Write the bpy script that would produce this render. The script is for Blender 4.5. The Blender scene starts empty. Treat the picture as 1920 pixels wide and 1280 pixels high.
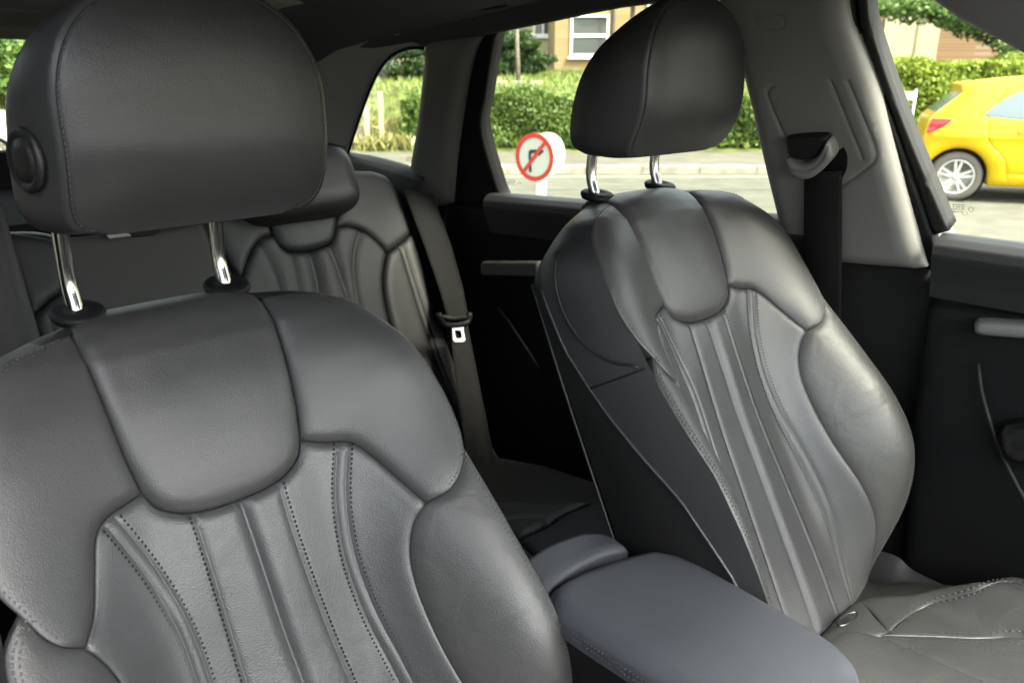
import bpy, math, random
import numpy as np
from mathutils import Vector, Matrix
from mathutils.geometry import delaunay_2d_cdt
random.seed(4); np.random.seed(4)
sc = bpy.context.scene
C = sc.collection
R = math.radians

# ------------------------------------------------------------------ camera
FPX = 1490.0                                   # focal length in photo pixels
YAW, PIT = R(43.9), math.atan(500/1490.)
cF = np.array([math.sin(YAW)*math.cos(PIT), math.cos(YAW)*math.cos(PIT), -math.sin(PIT)])
cR = np.array([math.cos(YAW), -math.sin(YAW), 0.])
cU = np.cross(cR, cF)
cam = bpy.data.cameras.new('camera'); camo = bpy.data.objects.new('camera', cam); C.objects.link(camo)
camo.matrix_world = Matrix(((cR[0], cU[0], -cF[0], 0), (cR[1], cU[1], -cF[1], 0), (cR[2], cU[2], -cF[2], 0), (0, 0, 0, 1)))
cam.sensor_width = 36; cam.lens = FPX/1920*36; cam.clip_start = .02; cam.clip_end = 500
cam.dof.use_dof = True; cam.dof.focus_distance = 1.0; cam.dof.aperture_fstop = 8
sc.camera = camo
# ------------------------------------------------------------------ world, sun, exposure
SUN_EL, SUN_AZ = R(50), R(172)                 # azimuth from +Y (clockwise): light comes from behind the camera
w = bpy.data.worlds.new("World"); sc.world = w; w.use_nodes = True
nt = w.node_tree; bg = nt.nodes['Background']
sky = nt.nodes.new('ShaderNodeTexSky'); sky.sky_type = 'NISHITA'; sky.sun_disc = False
sky.sun_elevation = SUN_EL; sky.sun_rotation = SUN_AZ; sky.dust_density = 4; sky.air_density = 1.0
hs_ = nt.nodes.new('ShaderNodeHueSaturation'); hs_.inputs['Saturation'].default_value = .45
nt.links.new(sky.outputs[0], hs_.inputs['Color']); nt.links.new(hs_.outputs[0], bg.inputs[0]); bg.inputs[1].default_value = .15
sun = bpy.data.lights.new('sun', 'SUN'); suno = bpy.data.objects.new('sun', sun); C.objects.link(suno)
sun.energy = 1.5; sun.angle = R(12); sun.color = (1, .96, .9)
sd = Vector((math.sin(SUN_AZ)*math.cos(SUN_EL), math.cos(SUN_AZ)*math.cos(SUN_EL), math.sin(SUN_EL)))
suno.rotation_euler = sd.to_track_quat('Z', 'Y').to_euler()
vs = sc.view_settings; vs.view_transform = 'Standard'; vs.look = 'None'; vs.gamma = 1; vs.use_curve_mapping = False
vs.exposure = 3.3

# ------------------------------------------------------------------ helpers
def ray(x, y): return cF*FPX + cR*(x-960) - cU*(y-640)
GZ = -1.5                                      # ground below the eye
ES, ED = cR.copy(), np.array([math.sin(YAW), math.cos(YAW), 0.])
def E3(s, d, z): return ES*s + ED*d + np.array([0, 0, z])
def XP(x, y, d):                               # (along street, height) where the sight line meets the plane at depth d
    r = ray(x, y); r = r*(d/(r@ED)); return (float(r@ES), float(r[2]))

def setp(o, label=None, cat=None, group=None, kind=None):
    if label: o['label'] = label
    if cat: o['category'] = cat
    if group: o['group'] = group
    if kind: o['kind'] = kind
    return o
def link(name, me, mat=None, parent=None):
    o = bpy.data.objects.new(name, me); C.objects.link(o)
    if mat is not None and me is not None: me.materials.append(mat)
    if parent is not None: o.parent = parent
    return o
def empty(name, loc, label, cat, group=None, rz=0):
    o = bpy.data.objects.new(name, None); C.objects.link(o); o.location = loc; o.rotation_euler = (0, 0, rz)
    o.empty_display_size = .05
    return setp(o, label, cat, group)
def mesh(name, V, F, mat, parent=None, smooth=True, off=None):
    V = np.asarray(V, float)
    if off is not None: V = V-np.asarray(off, float)
    me = bpy.data.meshes.new(name); me.from_pydata(V.tolist(), [], F); me.update()
    if smooth: me.polygons.foreach_set('use_smooth', [True]*len(me.polygons))
    return link(name, me, mat, parent)
def plo(parent):                               # world location of an unrotated parent chain
    p = Vector((0, 0, 0))
    while parent is not None: p = p+parent.location; parent = parent.parent
    return np.array(p)

def cr(pts, step=.01, closed=False):           # catmull-rom through the points, resampled
    P = [np.array(p, float) for p in pts]
    if len(P) == 2 and not closed:
        n = max(1, int(np.linalg.norm(P[1]-P[0])/step)); return [P[0]+(P[1]-P[0])*i/n for i in range(n+1)]
    n = len(P); out = []
    rng = range(n if closed else n-1)
    for i in rng:
        if closed: a, b, c, d = P[i-1], P[i], P[(i+1) % n], P[(i+2) % n]
        else:
            b, c = P[i], P[i+1]; a = P[i-1] if i > 0 else 2*b-c; d = P[i+2] if i+2 < n else 2*c-b
        k = max(1, int(np.linalg.norm(c-b)/step))
        for j in range(k):
            t = j/k
            out.append(.5*((2*b)+(-a+c)*t+(2*a-5*b+4*c-d)*t*t+(-a+3*b-3*c+d)*t**3))
    if not closed: out.append(P[-1])
    return out
def loop(*segs, step=.01):                     # closed outline from curved segments that meet end to end
    out = []
    for s in segs:
        c = cr(s, step)
        if out and np.linalg.norm(out[-1]-c[0]) < 1e-6: c = c[1:]
        out += c
    if np.linalg.norm(out[0]-out[-1]) < 1e-6: out.pop()
    return out
def rev(s): return list(reversed(s))
def mir(s): return [(-a, b) for a, b in s]

def segdist(P, poly, closed=True):
    A = np.asarray(poly); B = np.roll(A, -1, 0) if closed else A[1:]
    if not closed: A = A[:-1]
    best = np.full(len(P), 1e9)
    for i0 in range(0, len(A), 64):
        a, b = A[i0:i0+64], B[i0:i0+64]; d = b-a; L = (d**2).sum(1)+1e-18
        t = np.clip(((P[:, None, :]-a[None])*d[None]).sum(2)/L, 0, 1)
        q = a[None]+t[..., None]*d[None]
        best = np.minimum(best, np.sqrt(((P[:, None, :]-q)**2).sum(2)).min(1))
    return best
def inside(P, poly):
    A = np.asarray(poly); B = np.roll(A, -1, 0); x, y = P[:, 0], P[:, 1]; r = np.zeros(len(P), bool)
    for a, b in zip(A, B):
        c = ((a[1] > y) != (b[1] > y))
        if abs(b[1]-a[1]) > 1e-15: r ^= c & (x < (b[0]-a[0])*(y-a[1])/(b[1]-a[1])+a[0])
    return r

def panel(name, outline, mp, mat, parent=None, r=.012, depth=.008, space=.01, grooves=(), bulge=0, bw=.05, skirt=.012, off=None, extra=None, power=2, noround=None):
    """padded panel: outline in surface coordinates, mp(u, v, h) -> xyz; edges roll down by depth over r"""
    O = np.array([np.asarray(p, float) for p in outline])
    lo, hi = O.min(0), O.max(0)
    gx = np.arange(lo[0], hi[0]+space, space); gy = np.arange(lo[1], hi[1]+space, space*.866)
    G = np.array([(x+(space/2 if j % 2 else 0), y) for j, y in enumerate(gy) for x in gx])
    # edge rings
    T = np.roll(O, -1, 0)-np.roll(O, 1, 0); T /= np.linalg.norm(T, axis=1)[:, None]+1e-12
    area = .5*np.sum(O[:, 0]*np.roll(O[:, 1], -1)-np.roll(O[:, 0], -1)*O[:, 1])
    N = np.stack([-T[:, 1], T[:, 0]], 1)*(1 if area > 0 else -1)
    ds = [r*k for k in (.04, .13, .3, .55, .85)]
    G = G[inside(G, O)]
    if len(G): G = G[segdist(G, O) > max(ds[-1]*1.0, space*.35)]
    gl = []
    for gr in grooves:
        gp = np.array(cr(gr[0], space*.7)); gT = np.gradient(gp, axis=0); gT /= np.linalg.norm(gT, axis=1)[:, None]+1e-12
        gN = np.stack([-gT[:, 1], gT[:, 0]], 1); gl.append((gp, gN, gr[1], gr[2]))
        for k in (.35, .75, 1.1):
            pass
    for gp, gN, gw, gd in gl:
        if len(G): G = G[segdist(G, gp, False) > gw*.9]
    L = [G]
    for d in ds:
        q = O+N*d; q = q[inside(q, O)]
        if len(q): q = q[segdist(q, O) > d*.93]
        L.append(q)
    for gp, gN, gw, gd in gl:
        for k in (0, .12, -.12, .4, -.4, .8, -.8):
            q = gp+gN*gw*k; q = q[inside(q, O)]
            if len(q): q = q[segdist(q, O) > r*.04]
            L.append(q)
    P = np.concatenate([O]+[q for q in L if len(q)])
    vs_, es_, fs_, *_ = delaunay_2d_cdt([Vector(p) for p in P], [(i, (i+1) % len(O)) for i in range(len(O))], [], 1, 1e-7)
    V2 = np.array([tuple(v) for v in vs_]); D = segdist(V2, O)
    t = np.clip(D/r, 0, 1); h = -depth*(1-np.sqrt(np.clip(1-(1-t)**power, 0, 1)))
    if noround is not None: h *= noround(V2)
    if bulge: h += bulge*(1-(1-np.clip(D/bw, 0, 1))**2)
    for gp, gN, gw, gd in gl:
        dd = segdist(V2, gp, False); k = np.clip(1-dd/gw, 0, 1); h -= gd*(k**2)
    if extra is not None: h += extra(V2)
    X = [mp(V2[i, 0], V2[i, 1], h[i]) for i in range(len(V2))]
    F = [tuple(f) for f in fs_]
    # skirt
    if skirt:
        cnt = {}
        for f in F:
            for a, b in zip(f, f[1:]+f[:1]): cnt[(a, b)] = 1
        bd = [(a, b) for (a, b) in cnt if (b, a) not in cnt]
        m = {}
        for a, b in bd:
            for q in (a, b):
                if q not in m: m[q] = len(X); X.append(mp(V2[q, 0], V2[q, 1], h[q]-skirt))
            F.append((b, a, m[a], m[b]))
    o = mesh(name, X, F, mat, parent, True, off)
    return o

def stitches(name, lines, mp, mat, parent=None, off=None, L=.0036, gap=.0018, rad=.0010, h=.0004):
    """short thread dashes lying along 2D lines of a surface"""
    V, F = [], []
    for ln in lines:
        hh = ln[1] if isinstance(ln, tuple) else h
        pts = ln[0] if isinstance(ln, tuple) else ln
        c = np.array(cr(pts, .002)); s = np.concatenate([[0], np.cumsum(np.linalg.norm(np.diff(c, axis=0), axis=1))])
        q = 0
        while q+L < s[-1]:
            a = np.array([np.interp(q, s, c[:, 0]), np.interp(q, s, c[:, 1])]); b = np.array([np.interp(q+L, s, c[:, 0]), np.interp(q+L, s, c[:, 1])])
            t = (b-a)/np.linalg.norm(b-a); n = np.array([-t[1], t[0]])
            k = len(V)
            for p, hgt, wd in ((a, -rad, .5), (a+t*L*.3, rad, 1), (b-t*L*.3, rad, 1), (b, -rad, .5)):
                V.append(mp(*(p+n*rad*wd), hh+hgt*.4)); V.append(mp(*p, hh+hgt)); V.append(mp(*(p-n*rad*wd), hh+hgt*.4))
            for i in range(3):
                for j in range(2): a0 = k+i*3+j; F.append((a0, a0+1, a0+4, a0+3))
            q += L+gap
    return mesh(name, V, F, mat, parent, True, off)

def tube(name, pts, rad, mat, parent=None, off=None, n=10, step=None, closed=False):
    P = np.array(cr(pts, step, closed) if step else pts, float); V, F = [], []
    m = len(P)
    if closed: T = np.roll(P, -1, 0)-np.roll(P, 1, 0)
    else: T = np.gradient(P, axis=0)
    up = np.array([.13, .31, .94]); prev = None
    for i in range(m):
        t = T[i]/(np.linalg.norm(T[i])+1e-12)
        a = np.cross(t, up) if prev is None else prev-t*(prev@t)
        a /= np.linalg.norm(a); b = np.cross(t, a); prev = a
        rr = rad if np.isscalar(rad) else rad[min(i, len(rad)-1)]
        for j in range(n):
            an = 2*math.pi*j/n; V.append(P[i]+rr*(a*math.cos(an)+b*math.sin(an)))
    for i in range(m if closed else m-1):
        i2 = (i+1) % m
        for j in range(n): F.append((i*n+j, i*n+(j+1) % n, i2*n+(j+1) % n, i2*n+j))
    if not closed: F.append(tuple(range(n-1, -1, -1))); F.append(tuple((m-1)*n+j for j in range(n)))
    return mesh(name, V, F, mat, parent, True, off)

def lathe(name, prof, mat, parent=None, loc=(0, 0, 0), axis='Z', n=40, rot=None):
    V, F = [], []
    for r_, z in prof:
        for j in range(n): a = 2*math.pi*j/n; V.append((r_*math.cos(a), r_*math.sin(a), z))
    for i in range(len(prof)-1):
        for j in range(n): F.append((i*n+j, i*n+(j+1) % n, (i+1)*n+(j+1) % n, (i+1)*n+j))
    F.append(tuple(range(n-1, -1, -1))); F.append(tuple((len(prof)-1)*n+j for j in range(n)))
    V = np.array(V)
    if rot is not None: V = V@np.array(rot).T
    V = V+np.array(loc)
    return mesh(name, V, F, mat, parent, True)

def grid(name, f, nu, nv, mat, parent=None, off=None, thick=0):
    V = [f(i/nu, j/nv) for j in range(nv+1) for i in range(nu+1)]
    F = [(j*(nu+1)+i, j*(nu+1)+i+1, (j+1)*(nu+1)+i+1, (j+1)*(nu+1)+i) for j in range(nv) for i in range(nu)]
    o = mesh(name, V, F, mat, parent, True, off)
    if thick:
        m = o.modifiers.new('t', 'SOLIDIFY'); m.thickness = thick; m.offset = 0
    return o
def box(name, lo, hi, mat, parent=None, bev=.003, off=None, rotz=None):
    lo, hi = np.array(lo, float), np.array(hi, float)
    V = [(x, y, z) for x in (lo[0], hi[0]) for y in (lo[1], hi[1]) for z in (lo[2], hi[2])]
    F = [(0, 1, 3, 2), (4, 6, 7, 5), (0, 4, 5, 1), (2, 3, 7, 6), (0, 2, 6, 4), (1, 5, 7, 3)]
    o = mesh(name, V, F, mat, parent, False, off)
    if bev:
        m = o.modifiers.new('b', 'BEVEL'); m.width = bev; m.segments = 3; m.limit_method = 'NONE'
        o.data.polygons.foreach_set('use_smooth', [True]*6)
    return o
def prism(name, pts3a, pts3b, mat, parent=None, off=None, bev=0, smooth=False):
    n = len(pts3a); V = list(pts3a)+list(pts3b)
    F = [tuple(range(n)), tuple(range(2*n-1, n-1, -1))]+[(i, n+i, n+(i+1) % n, (i+1) % n) for i in range(n)]
    o = mesh(name, V, F, mat, parent, smooth, off)
    if bev: m = o.modifiers.new('b', 'BEVEL'); m.width = bev; m.segments = 2; m.limit_method = 'ANGLE'
    return o

# ------------------------------------------------------------------ materials
def mat(name, col, rough=.5, spec=.5, metal=0, noise=0, nscale=5, bump=0, bscale=800, btype='voronoi', coat=0, rvar=0, sheen=0, bdist=.001, col2=None):
    m = bpy.data.materials.new(name); m.use_nodes = True; n = m.node_tree; b = n.nodes['Principled BSDF']
    b.inputs['Base Color'].default_value = (*col, 1); b.inputs['Roughness'].default_value = rough
    b.inputs['Specular IOR Level'].default_value = spec; b.inputs['Metallic'].default_value = metal
    if coat: b.inputs['Coat Weight'].default_value = coat; b.inputs['Coat Roughness'].default_value = .05
    if sheen: b.inputs['Sheen Weight'].default_value = sheen; b.inputs['Sheen Roughness'].default_value = .5
    tc = n.nodes.new('ShaderNodeTexCoord')
    if noise or rvar or col2:
        t = n.nodes.new('ShaderNodeTexNoise'); t.inputs['Scale'].default_value = nscale; t.inputs['Detail'].default_value = 6
        n.links.new(tc.outputs['Object'], t.inputs['Vector'])
        if noise or col2:
            mx = n.nodes.new('ShaderNodeMix'); mx.data_type = 'RGBA'
            c2 = col2 if col2 else tuple(c*(1+noise) for c in col); c1 = col if col2 else tuple(c*(1-noise) for c in col)
            mx.inputs['A'].default_value = (*c1, 1); mx.inputs['B'].default_value = (*c2, 1)
            rp = n.nodes.new('ShaderNodeMapRange'); rp.inputs['From Min'].default_value = .35; rp.inputs['From Max'].default_value = .65
            n.links.new(t.outputs['Fac'], rp.inputs['Value']); n.links.new(rp.outputs[0], mx.inputs['Factor']); n.links.new(mx.outputs['Result'], b.inputs['Base Color'])
        if rvar:
            r2 = n.nodes.new('ShaderNodeMapRange'); r2.inputs['From Min'].default_value = .3; r2.inputs['From Max'].default_value = .7
            r2.inputs['To Min'].default_value = rough-rvar; r2.inputs['To Max'].default_value = rough+rvar
            n.links.new(t.outputs['Fac'], r2.inputs['Value']); n.links.new(r2.outputs[0], b.inputs['Roughness'])
    if bump:
        bm = n.nodes.new('ShaderNodeBump'); bm.inputs['Strength'].default_value = bump; bm.inputs['Distance'].default_value = bdist
        if btype == 'voronoi':
            v = n.nodes.new('ShaderNodeTexVoronoi'); v.feature = 'SMOOTH_F1'; v.inputs['Scale'].default_value = bscale; v.inputs['Randomness'].default_value = 1
            n.links.new(tc.outputs['Object'], v.inputs['Vector']); src = v.outputs['Distance']
        else:
            v = n.nodes.new('ShaderNodeTexNoise'); v.inputs['Scale'].default_value = bscale; v.inputs['Detail'].default_value = 4
            n.links.new(tc.outputs['Object'], v.inputs['Vector']); src = v.outputs['Fac']
        n.links.new(src, bm.inputs['Height']); n.links.new(bm.outputs[0], b.inputs['Normal'])
    return m
def leather(name, col, rough, bump, bscale, crease=0, wr=.22, **k):
    k.setdefault('rvar', .012)
    m = mat(name, col, rough, .5, bump=bump*1.0, bscale=bscale*1.3, bdist=.0005, noise=.05, nscale=9, **k)
    n = m.node_tree; b = n.nodes['Principled BSDF']; tc = [q for q in n.nodes if q.type == 'TEX_COORD'][0]; bm0 = [q for q in n.nodes if q.type == 'BUMP'][0]
    ns = n.nodes.new('ShaderNodeTexNoise'); ns.inputs['Scale'].default_value = 16; ns.inputs['Detail'].default_value = 2; ns.inputs['Distortion'].default_value = .8
    n.links.new(tc.outputs['Object'], ns.inputs['Vector']); b2 = n.nodes.new('ShaderNodeBump'); b2.inputs['Strength'].default_value = wr; b2.inputs['Distance'].default_value = .004
    n.links.new(ns.outputs['Fac'], b2.inputs['Height']); n.links.new(bm0.outputs[0], b2.inputs['Normal']); n.links.new(b2.outputs[0], b.inputs['Normal'])
    if crease:
        n = m.node_tree; b = n.nodes['Principled BSDF']; tc = [q for q in n.nodes if q.type == 'TEX_COORD'][0]
        bm0 = [q for q in n.nodes if q.type == 'BUMP'][0]
        ns = n.nodes.new('ShaderNodeTexNoise'); ns.inputs['Scale'].default_value = 7; ns.inputs['Detail'].default_value = 3; ns.inputs['Distortion'].default_value = 1.2
        n.links.new(tc.outputs['Object'], ns.inputs['Vector'])
        mp_ = n.nodes.new('ShaderNodeMath'); mp_.operation = 'SUBTRACT'; mp_.inputs[1].default_value = .5; n.links.new(ns.outputs['Fac'], mp_.inputs[0])
        ab = n.nodes.new('ShaderNodeMath'); ab.operation = 'ABSOLUTE'; n.links.new(mp_.outputs[0], ab.inputs[0])
        mr = n.nodes.new('ShaderNodeMapRange'); mr.inputs['From Max'].default_value = .03; n.links.new(ab.outputs[0], mr.inputs['Value'])
        b2 = n.nodes.new('ShaderNodeBump'); b2.inputs['Strength'].default_value = crease; b2.inputs['Distance'].default_value = .0016
        n.links.new(mr.outputs[0], b2.inputs['Height']); n.links.new(bm0.outputs[0], b2.inputs['Normal']); n.links.new(b2.outputs[0], b.inputs['Normal'])
    return m
M = {}
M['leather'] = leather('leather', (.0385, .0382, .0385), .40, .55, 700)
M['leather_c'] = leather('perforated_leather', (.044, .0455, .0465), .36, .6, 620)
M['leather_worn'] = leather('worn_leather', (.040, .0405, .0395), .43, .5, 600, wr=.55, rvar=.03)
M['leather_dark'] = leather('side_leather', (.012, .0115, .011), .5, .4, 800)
M['lid'] = leather('armrest_leather', (.052, .056, .064), .44, .6, 900)
M['thread'] = mat('thread', (.055, .054, .052), .7)
M['thread_dark'] = mat('dark_thread', (.012, .012, .012), .8, .2)
M['plastic'] = mat('black_plastic', (.007, .007, .007), .55, .22, bump=.2, bscale=1200)
M['gloss'] = mat('gloss_black', (.01, .01, .01), .25)
M['trim_lit'] = mat('lit_trim', (.36, .355, .33), .62, bump=.25, bscale=1500, noise=.05)  # same plastic as the grey trim, with light put into its paler colour
M['trim'] = mat('grey_trim', (.19, .186, .172), .62, bump=.25, bscale=1500, noise=.05)
M['trim_dark'] = mat('dark_trim', (.014, .014, .013), .6, .3, bump=.2, bscale=1500)
M['headliner'] = mat('headliner_cloth', (.025, .019, .033), .95, .2, bump=.3, bscale=900, btype='noise', noise=.08, nscale=60, sheen=.15)
M['black'] = mat('black_rubber', (.005, .005, .005), .6, .2)
M['carpet'] = mat('black_carpet', (.008, .008, .008), .95, .1, bump=.5, bscale=500, btype='noise')
M['belt'] = mat('belt_webbing', (.009, .0085, .008), .8, .25, bump=.9, bscale=420)
M['belt_rear'] = mat('grey_webbing', (.006, .006, .006), .8, .2, bump=.4, bscale=500)
M['chrome'] = mat('chrome', (.80, .80, .78), .17, metal=1)
M['steel'] = mat('brushed_steel', (.75, .73, .68), .35, metal=1)
M['alu'] = mat('satin_aluminium', (.30, .30, .29), .45, metal=.6)
M['white_pl'] = mat('white_plastic', (.8, .8, .78), .5)

def glass_mat(name, tint, refl=1.0):
    m = bpy.data.materials.new(name); m.use_nodes = True; n = m.node_tree; n.nodes.clear()
    o = n.nodes.new('ShaderNodeOutputMaterial'); t = n.nodes.new('ShaderNodeBsdfTransparent'); t.inputs[0].default_value = (*tint, 1)
    g = n.nodes.new('ShaderNodeBsdfGlossy'); g.inputs['Roughness'].default_value = .02
    f = n.nodes.new('ShaderNodeFresnel'); f.inputs['IOR'].default_value = 1.45
    mx = n.nodes.new('ShaderNodeMixShader'); n.links.new(f.outputs[0], mx.inputs[0]); n.links.new(t.outputs[0], mx.inputs[1]); n.links.new(g.outputs[0], mx.inputs[2])
    n.links.new(mx.outputs[0], o.inputs[0]); return m
M['glass'] = glass_mat('window_glass', (.77, .79, .69))
M['glass_rear'] = glass_mat('rear_glass', (.67, .69, .60))
M['glass_block'] = glass_mat('blocking_glass', (.22, .23, .22))  # dark tint added on the unseen near-side panes to hold back light
M['glass_clear'] = glass_mat('clear_glass', (.92, .95, .92))

# ================================================================== THE CAR INTERIOR
# greenhouse side wall: coordinates (y, z); it leans inwards towards the roof
def gh(y, z, h=0):
    n = np.array([-1, 0, -.45]); n /= np.linalg.norm(n)
    return np.array([1.40-.45*(z+.33), y, z])+n*h
def ghp(pts):
    out = []
    for x, y in pts:
        r = ray(x, y); t = (1.40+.45*-.33)/(r[0]+.45*r[2]); r = r*t; out.append((float(r[1]), float(r[2])))
    return out
def wallmap(X, lean=0):
    def f(y, z, h=0): return np.array([X+lean*(z+.3)-h, y, z])
    def p(pts):
        out = []
        for x, y in pts:
            r = ray(x, y); t = (X+lean*.3)/(r[0]-lean*r[2]); r = r*t; out.append((float(r[1]), float(r[2])))
        return out
    return f, p
def curvy(m, pts, step=.01): return loop(m(pts)+[m(pts)[0]], step=step)
def poly(pts, step=.02):                       # straight-sided closed outline
    out = []
    for a, b in zip(pts, pts[1:]+pts[:1]): out += cr([a, b], step)[:-1]
    return out

# ---------------------------------------------------------------- front seats
T0 = R(27)
sV = np.array([0, math.sin(T0), math.cos(T0)]); sN = np.array([0, -math.cos(T0), math.sin(T0)])
WC = [(-.80, .065), (-.70, .062), (-.55, .056), (-.40, .056), (-.30, .062), (-.22, .066), (-.14, .068), (-.09, .066), (-.06, .060), (-.05, .056)]
WE = [(-.80, .03), (-.74, .05), (-.68, .115), (-.62, .16), (-.56, .187), (-.50, .195), (-.42, .184), (-.35, .164), (-.30, .147), (-.25, .130), (-.20, .118), (-.12, .112), (-.08, .095), (-.05, .075), (-.02, .058), (.03, .05)]
UB = [(-.80, .13), (-.60, .10), (-.40, .088), (-.30, .088), (-.20, .08), (-.05, .06), (.03, .06)]
UE = [(-.80, .25), (-.56, .262), (-.40, .255), (-.30, .25), (-.22, .255), (-.15, .25), (-.10, .235), (-.05, .20), (.03, .18)]
def ip(tab, x):                                # smoothed table look-up
    xs = [a for a, b in tab]; ys = [b for a, b in tab]
    return float(np.mean(np.interp([x+d for d in (-.030, -.020, -.010, 0, .010, .020, .030)], xs, ys)))
roll = np.array([(-.05, .056), (-.037, .052), (-.024, .044), (-.012, .030), (-.004, .014), (.002, 0.), (.010, -.016), (.018, -.032), (.024, -.046), (.026, -.055)])
rs = np.concatenate([[0], np.cumsum(np.linalg.norm(np.diff(roll, axis=0), axis=1))])-.05
def side(s):                                   # centre profile: (v, w) and unit normal
    if s <= -.05: v, wv = s, ip(WC, s)
    else: v, wv = float(np.interp(s, rs, roll[:, 0])), float(np.interp(s, rs, roll[:, 1]))
    return v, wv
def sidep(s):
    a, b = side(s-.008), side(s+.008); c = side(s); t = np.array([b[0]-a[0], b[1]-a[1]]); t /= np.linalg.norm(t)
    return c[0], c[1], -t[1], t[0]             # v, w, normal_v, normal_w
_cache = {}
def seat_map(u, s, h=0):
    k = round(s, 4)
    if k not in _cache: _cache[k] = (*sidep(k), ip(WE, k)-(ip(WC, k) if k <= -.05 else .056), ip(UB, k), ip(UE, k))
    v, wv, nv, nw, we, ub, ue = _cache[k]
    if u < 0: ue = ue*.91
    t = max(0., (abs(u)-ub)/(ue-ub)); g = t*t*(3-2*t) if t < 1 else 1.
    if u < 0: we = we+.024*math.exp(-((s+.63)/.07)**2)
    d = we*g+h-.002*(u/.1)**2
    v += nv*d; wv += nw*d
    return np.array([u, 0, 0])+sV*v+sN*wv

# seam curves (u, s); right half, left half slightly narrower as the shell is
H_TOP = .045
hpR = [(.098, H_TOP), (.100, .02), (.101, -.01), (.099, -.05), (.096, -.10), (.092, -.15), (.086, -.188)]
hpB = [(.086, -.188), (.076, -.207), (.055, -.220), (.028, -.226), (0, -.227)]
hp_outline_r = hpR+hpB[1:]
def sym(s): return s+rev(mir(s))[1:]
head_out = loop(hpR, hpB[:], rev(mir(hpB)), rev(mir(hpR)), [(-.098, H_TOP), (.098, H_TOP)], step=.006)
shB_R = [(.086, -.188), (.110, -.199), (.135, -.206), (.153, -.226), (.172, -.262), (.189, -.298)]       # lower edge of shoulder panel
shO_R = [(.189, -.298), (.218, -.289), (.242, -.271), (.258, -.248), (.264, -.218), (.260, -.176), (.243, -.123), (.220, -.086), (.198, -.056), (.165, -.031), (.130, -.016), (.101, -.012)]
shB_L = [(-.086, -.188), (-.105, -.193), (-.125, -.199), (-.138, -.212), (-.148, -.240), (-.160, -.272), (-.176, -.292)]
shO_L = [(-.176, -.292), (-.198, -.275), (-.214, -.245), (-.228, -.213), (-.236, -.168), (-.232, -.117), (-.217, -.080), (-.190, -.055), (-.160, -.036), (-.128, -.022), (-.101, -.012)]
hpR_part = [(.101, -.012), (.099, -.05), (.096, -.10), (.092, -.15), (.086, -.188)]
cenR = [(.189, -.298), (.172, -.315), (.160, -.345), (.156, -.385), (.159, -.44), (.168, -.50), (.185, -.57), (.202, -.65), (.214, -.76)]
cenL = [(-.176, -.292), (-.163, -.315), (-.154, -.345), (-.152, -.385), (-.157, -.44), (-.168, -.50), (-.186, -.57), (-.204, -.65), (-.214, -.76)]
bolR = [(.256, -.252), (.260, -.290), (.264, -.335), (.269, -.40), (.275, -.46), (.276, -.52), (.268, -.575), (.252, -.63), (.233, -.68), (.214, -.76)]
bolL = [(-.214, -.245), (-.232, -.268), (-.237, -.305), (-.238, -.345), (-.236, -.40), (-.238, -.46), (-.236, -.52), (-.232, -.575), (-.226, -.63), (-.22, -.68), (-.214, -.76)]
shTR = [(.189, -.298), (.218, -.289), (.242, -.271), (.256, -.252)]
shTL = [(-.176, -.292), (-.198, -.275), (-.214, -.245)]
dblR = [(.128, -.205), (.110, -.265), (.103, -.33), (.108, -.40), (.120, -.47), (.133, -.56), (.138, -.64), (.135, -.76)]
sgR = [(.046, -.224), (.047, -.28), (.053, -.36), (.063, -.45), (.076, -.56), (.080, -.66), (.078, -.76)]
grv = [(.003, -.227), (.006, -.28), (.010, -.36), (.016, -.45), (.020, -.56), (.018, -.66), (.012, -.76)]
sgL = [(-.046, -.224), (-.044, -.28), (-.042, -.36), (-.040, -.45), (-.040, -.56), (-.045, -.66), (-.05, -.76)]
dblL = [(-.121, -.203), (-.100, -.258), (-.085, -.32), (-.080, -.38), (-.080, -.45), (-.084, -.56), (-.09, -.66), (-.10, -.76)]

def shift(line, d):
    c = np.array(cr(line, .02)); t = np.gradient(c, axis=0); t /= np.linalg.norm(t, axis=1)[:, None]
    n = np.stack([-t[:, 1], t[:, 0]], 1); return [tuple(q) for q in (c+n*d)]

# side shell: from the front seam round to the back edge
def shell_curves():
    fr = [(a, b) for a, b in rev(bolL[1:])]+[(a, b) for a, b in shO_L[3:]]
    top = [(-.05, .0), (0, .0), (.05, .0)]
    fr2 = [(a, b) for a, b in rev(shO_R)][:-3]
    full = fr+top+fr2+bolR
    return full
FR = shell_curves()
BK = []
for (u, s) in FR:
    if s <= -.12: BK.append((math.copysign(.245, u), s*1.0-.0))
    else:
        k = min(1, max(0, (s+.12)/.12)); BK.append((u*(1.0+.05*(1-k)), min(-.006, s*.9)))
def shell_pt(i, t):
    (u, s) = FRd[i]; (ub, sb) = BKd[i]
    A = seat_map(u, s, -.002)
    B = np.array([ub, 0, 0])+sV*(sb-.012)+sN*(-.028)
    out = np.array([math.copysign(1, u)*min(1, abs(u)/.15), 0, 0])+sV*(1.0 if s > -.1 else 0)*(1-min(1, abs(u)/.3)); out /= np.linalg.norm(out)+1e-9
    Cc = (A+B)/2+out*(.018 if s > -.55 else .01)
    if s > -.13: Cc = Cc+sV*.012
    return (1-t)**2*A+2*t*(1-t)*Cc+t*t*B
FRd = cr(FR, .012); 
_bk = np.array([b for b in BK]); _f = np.array(FR)
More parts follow.
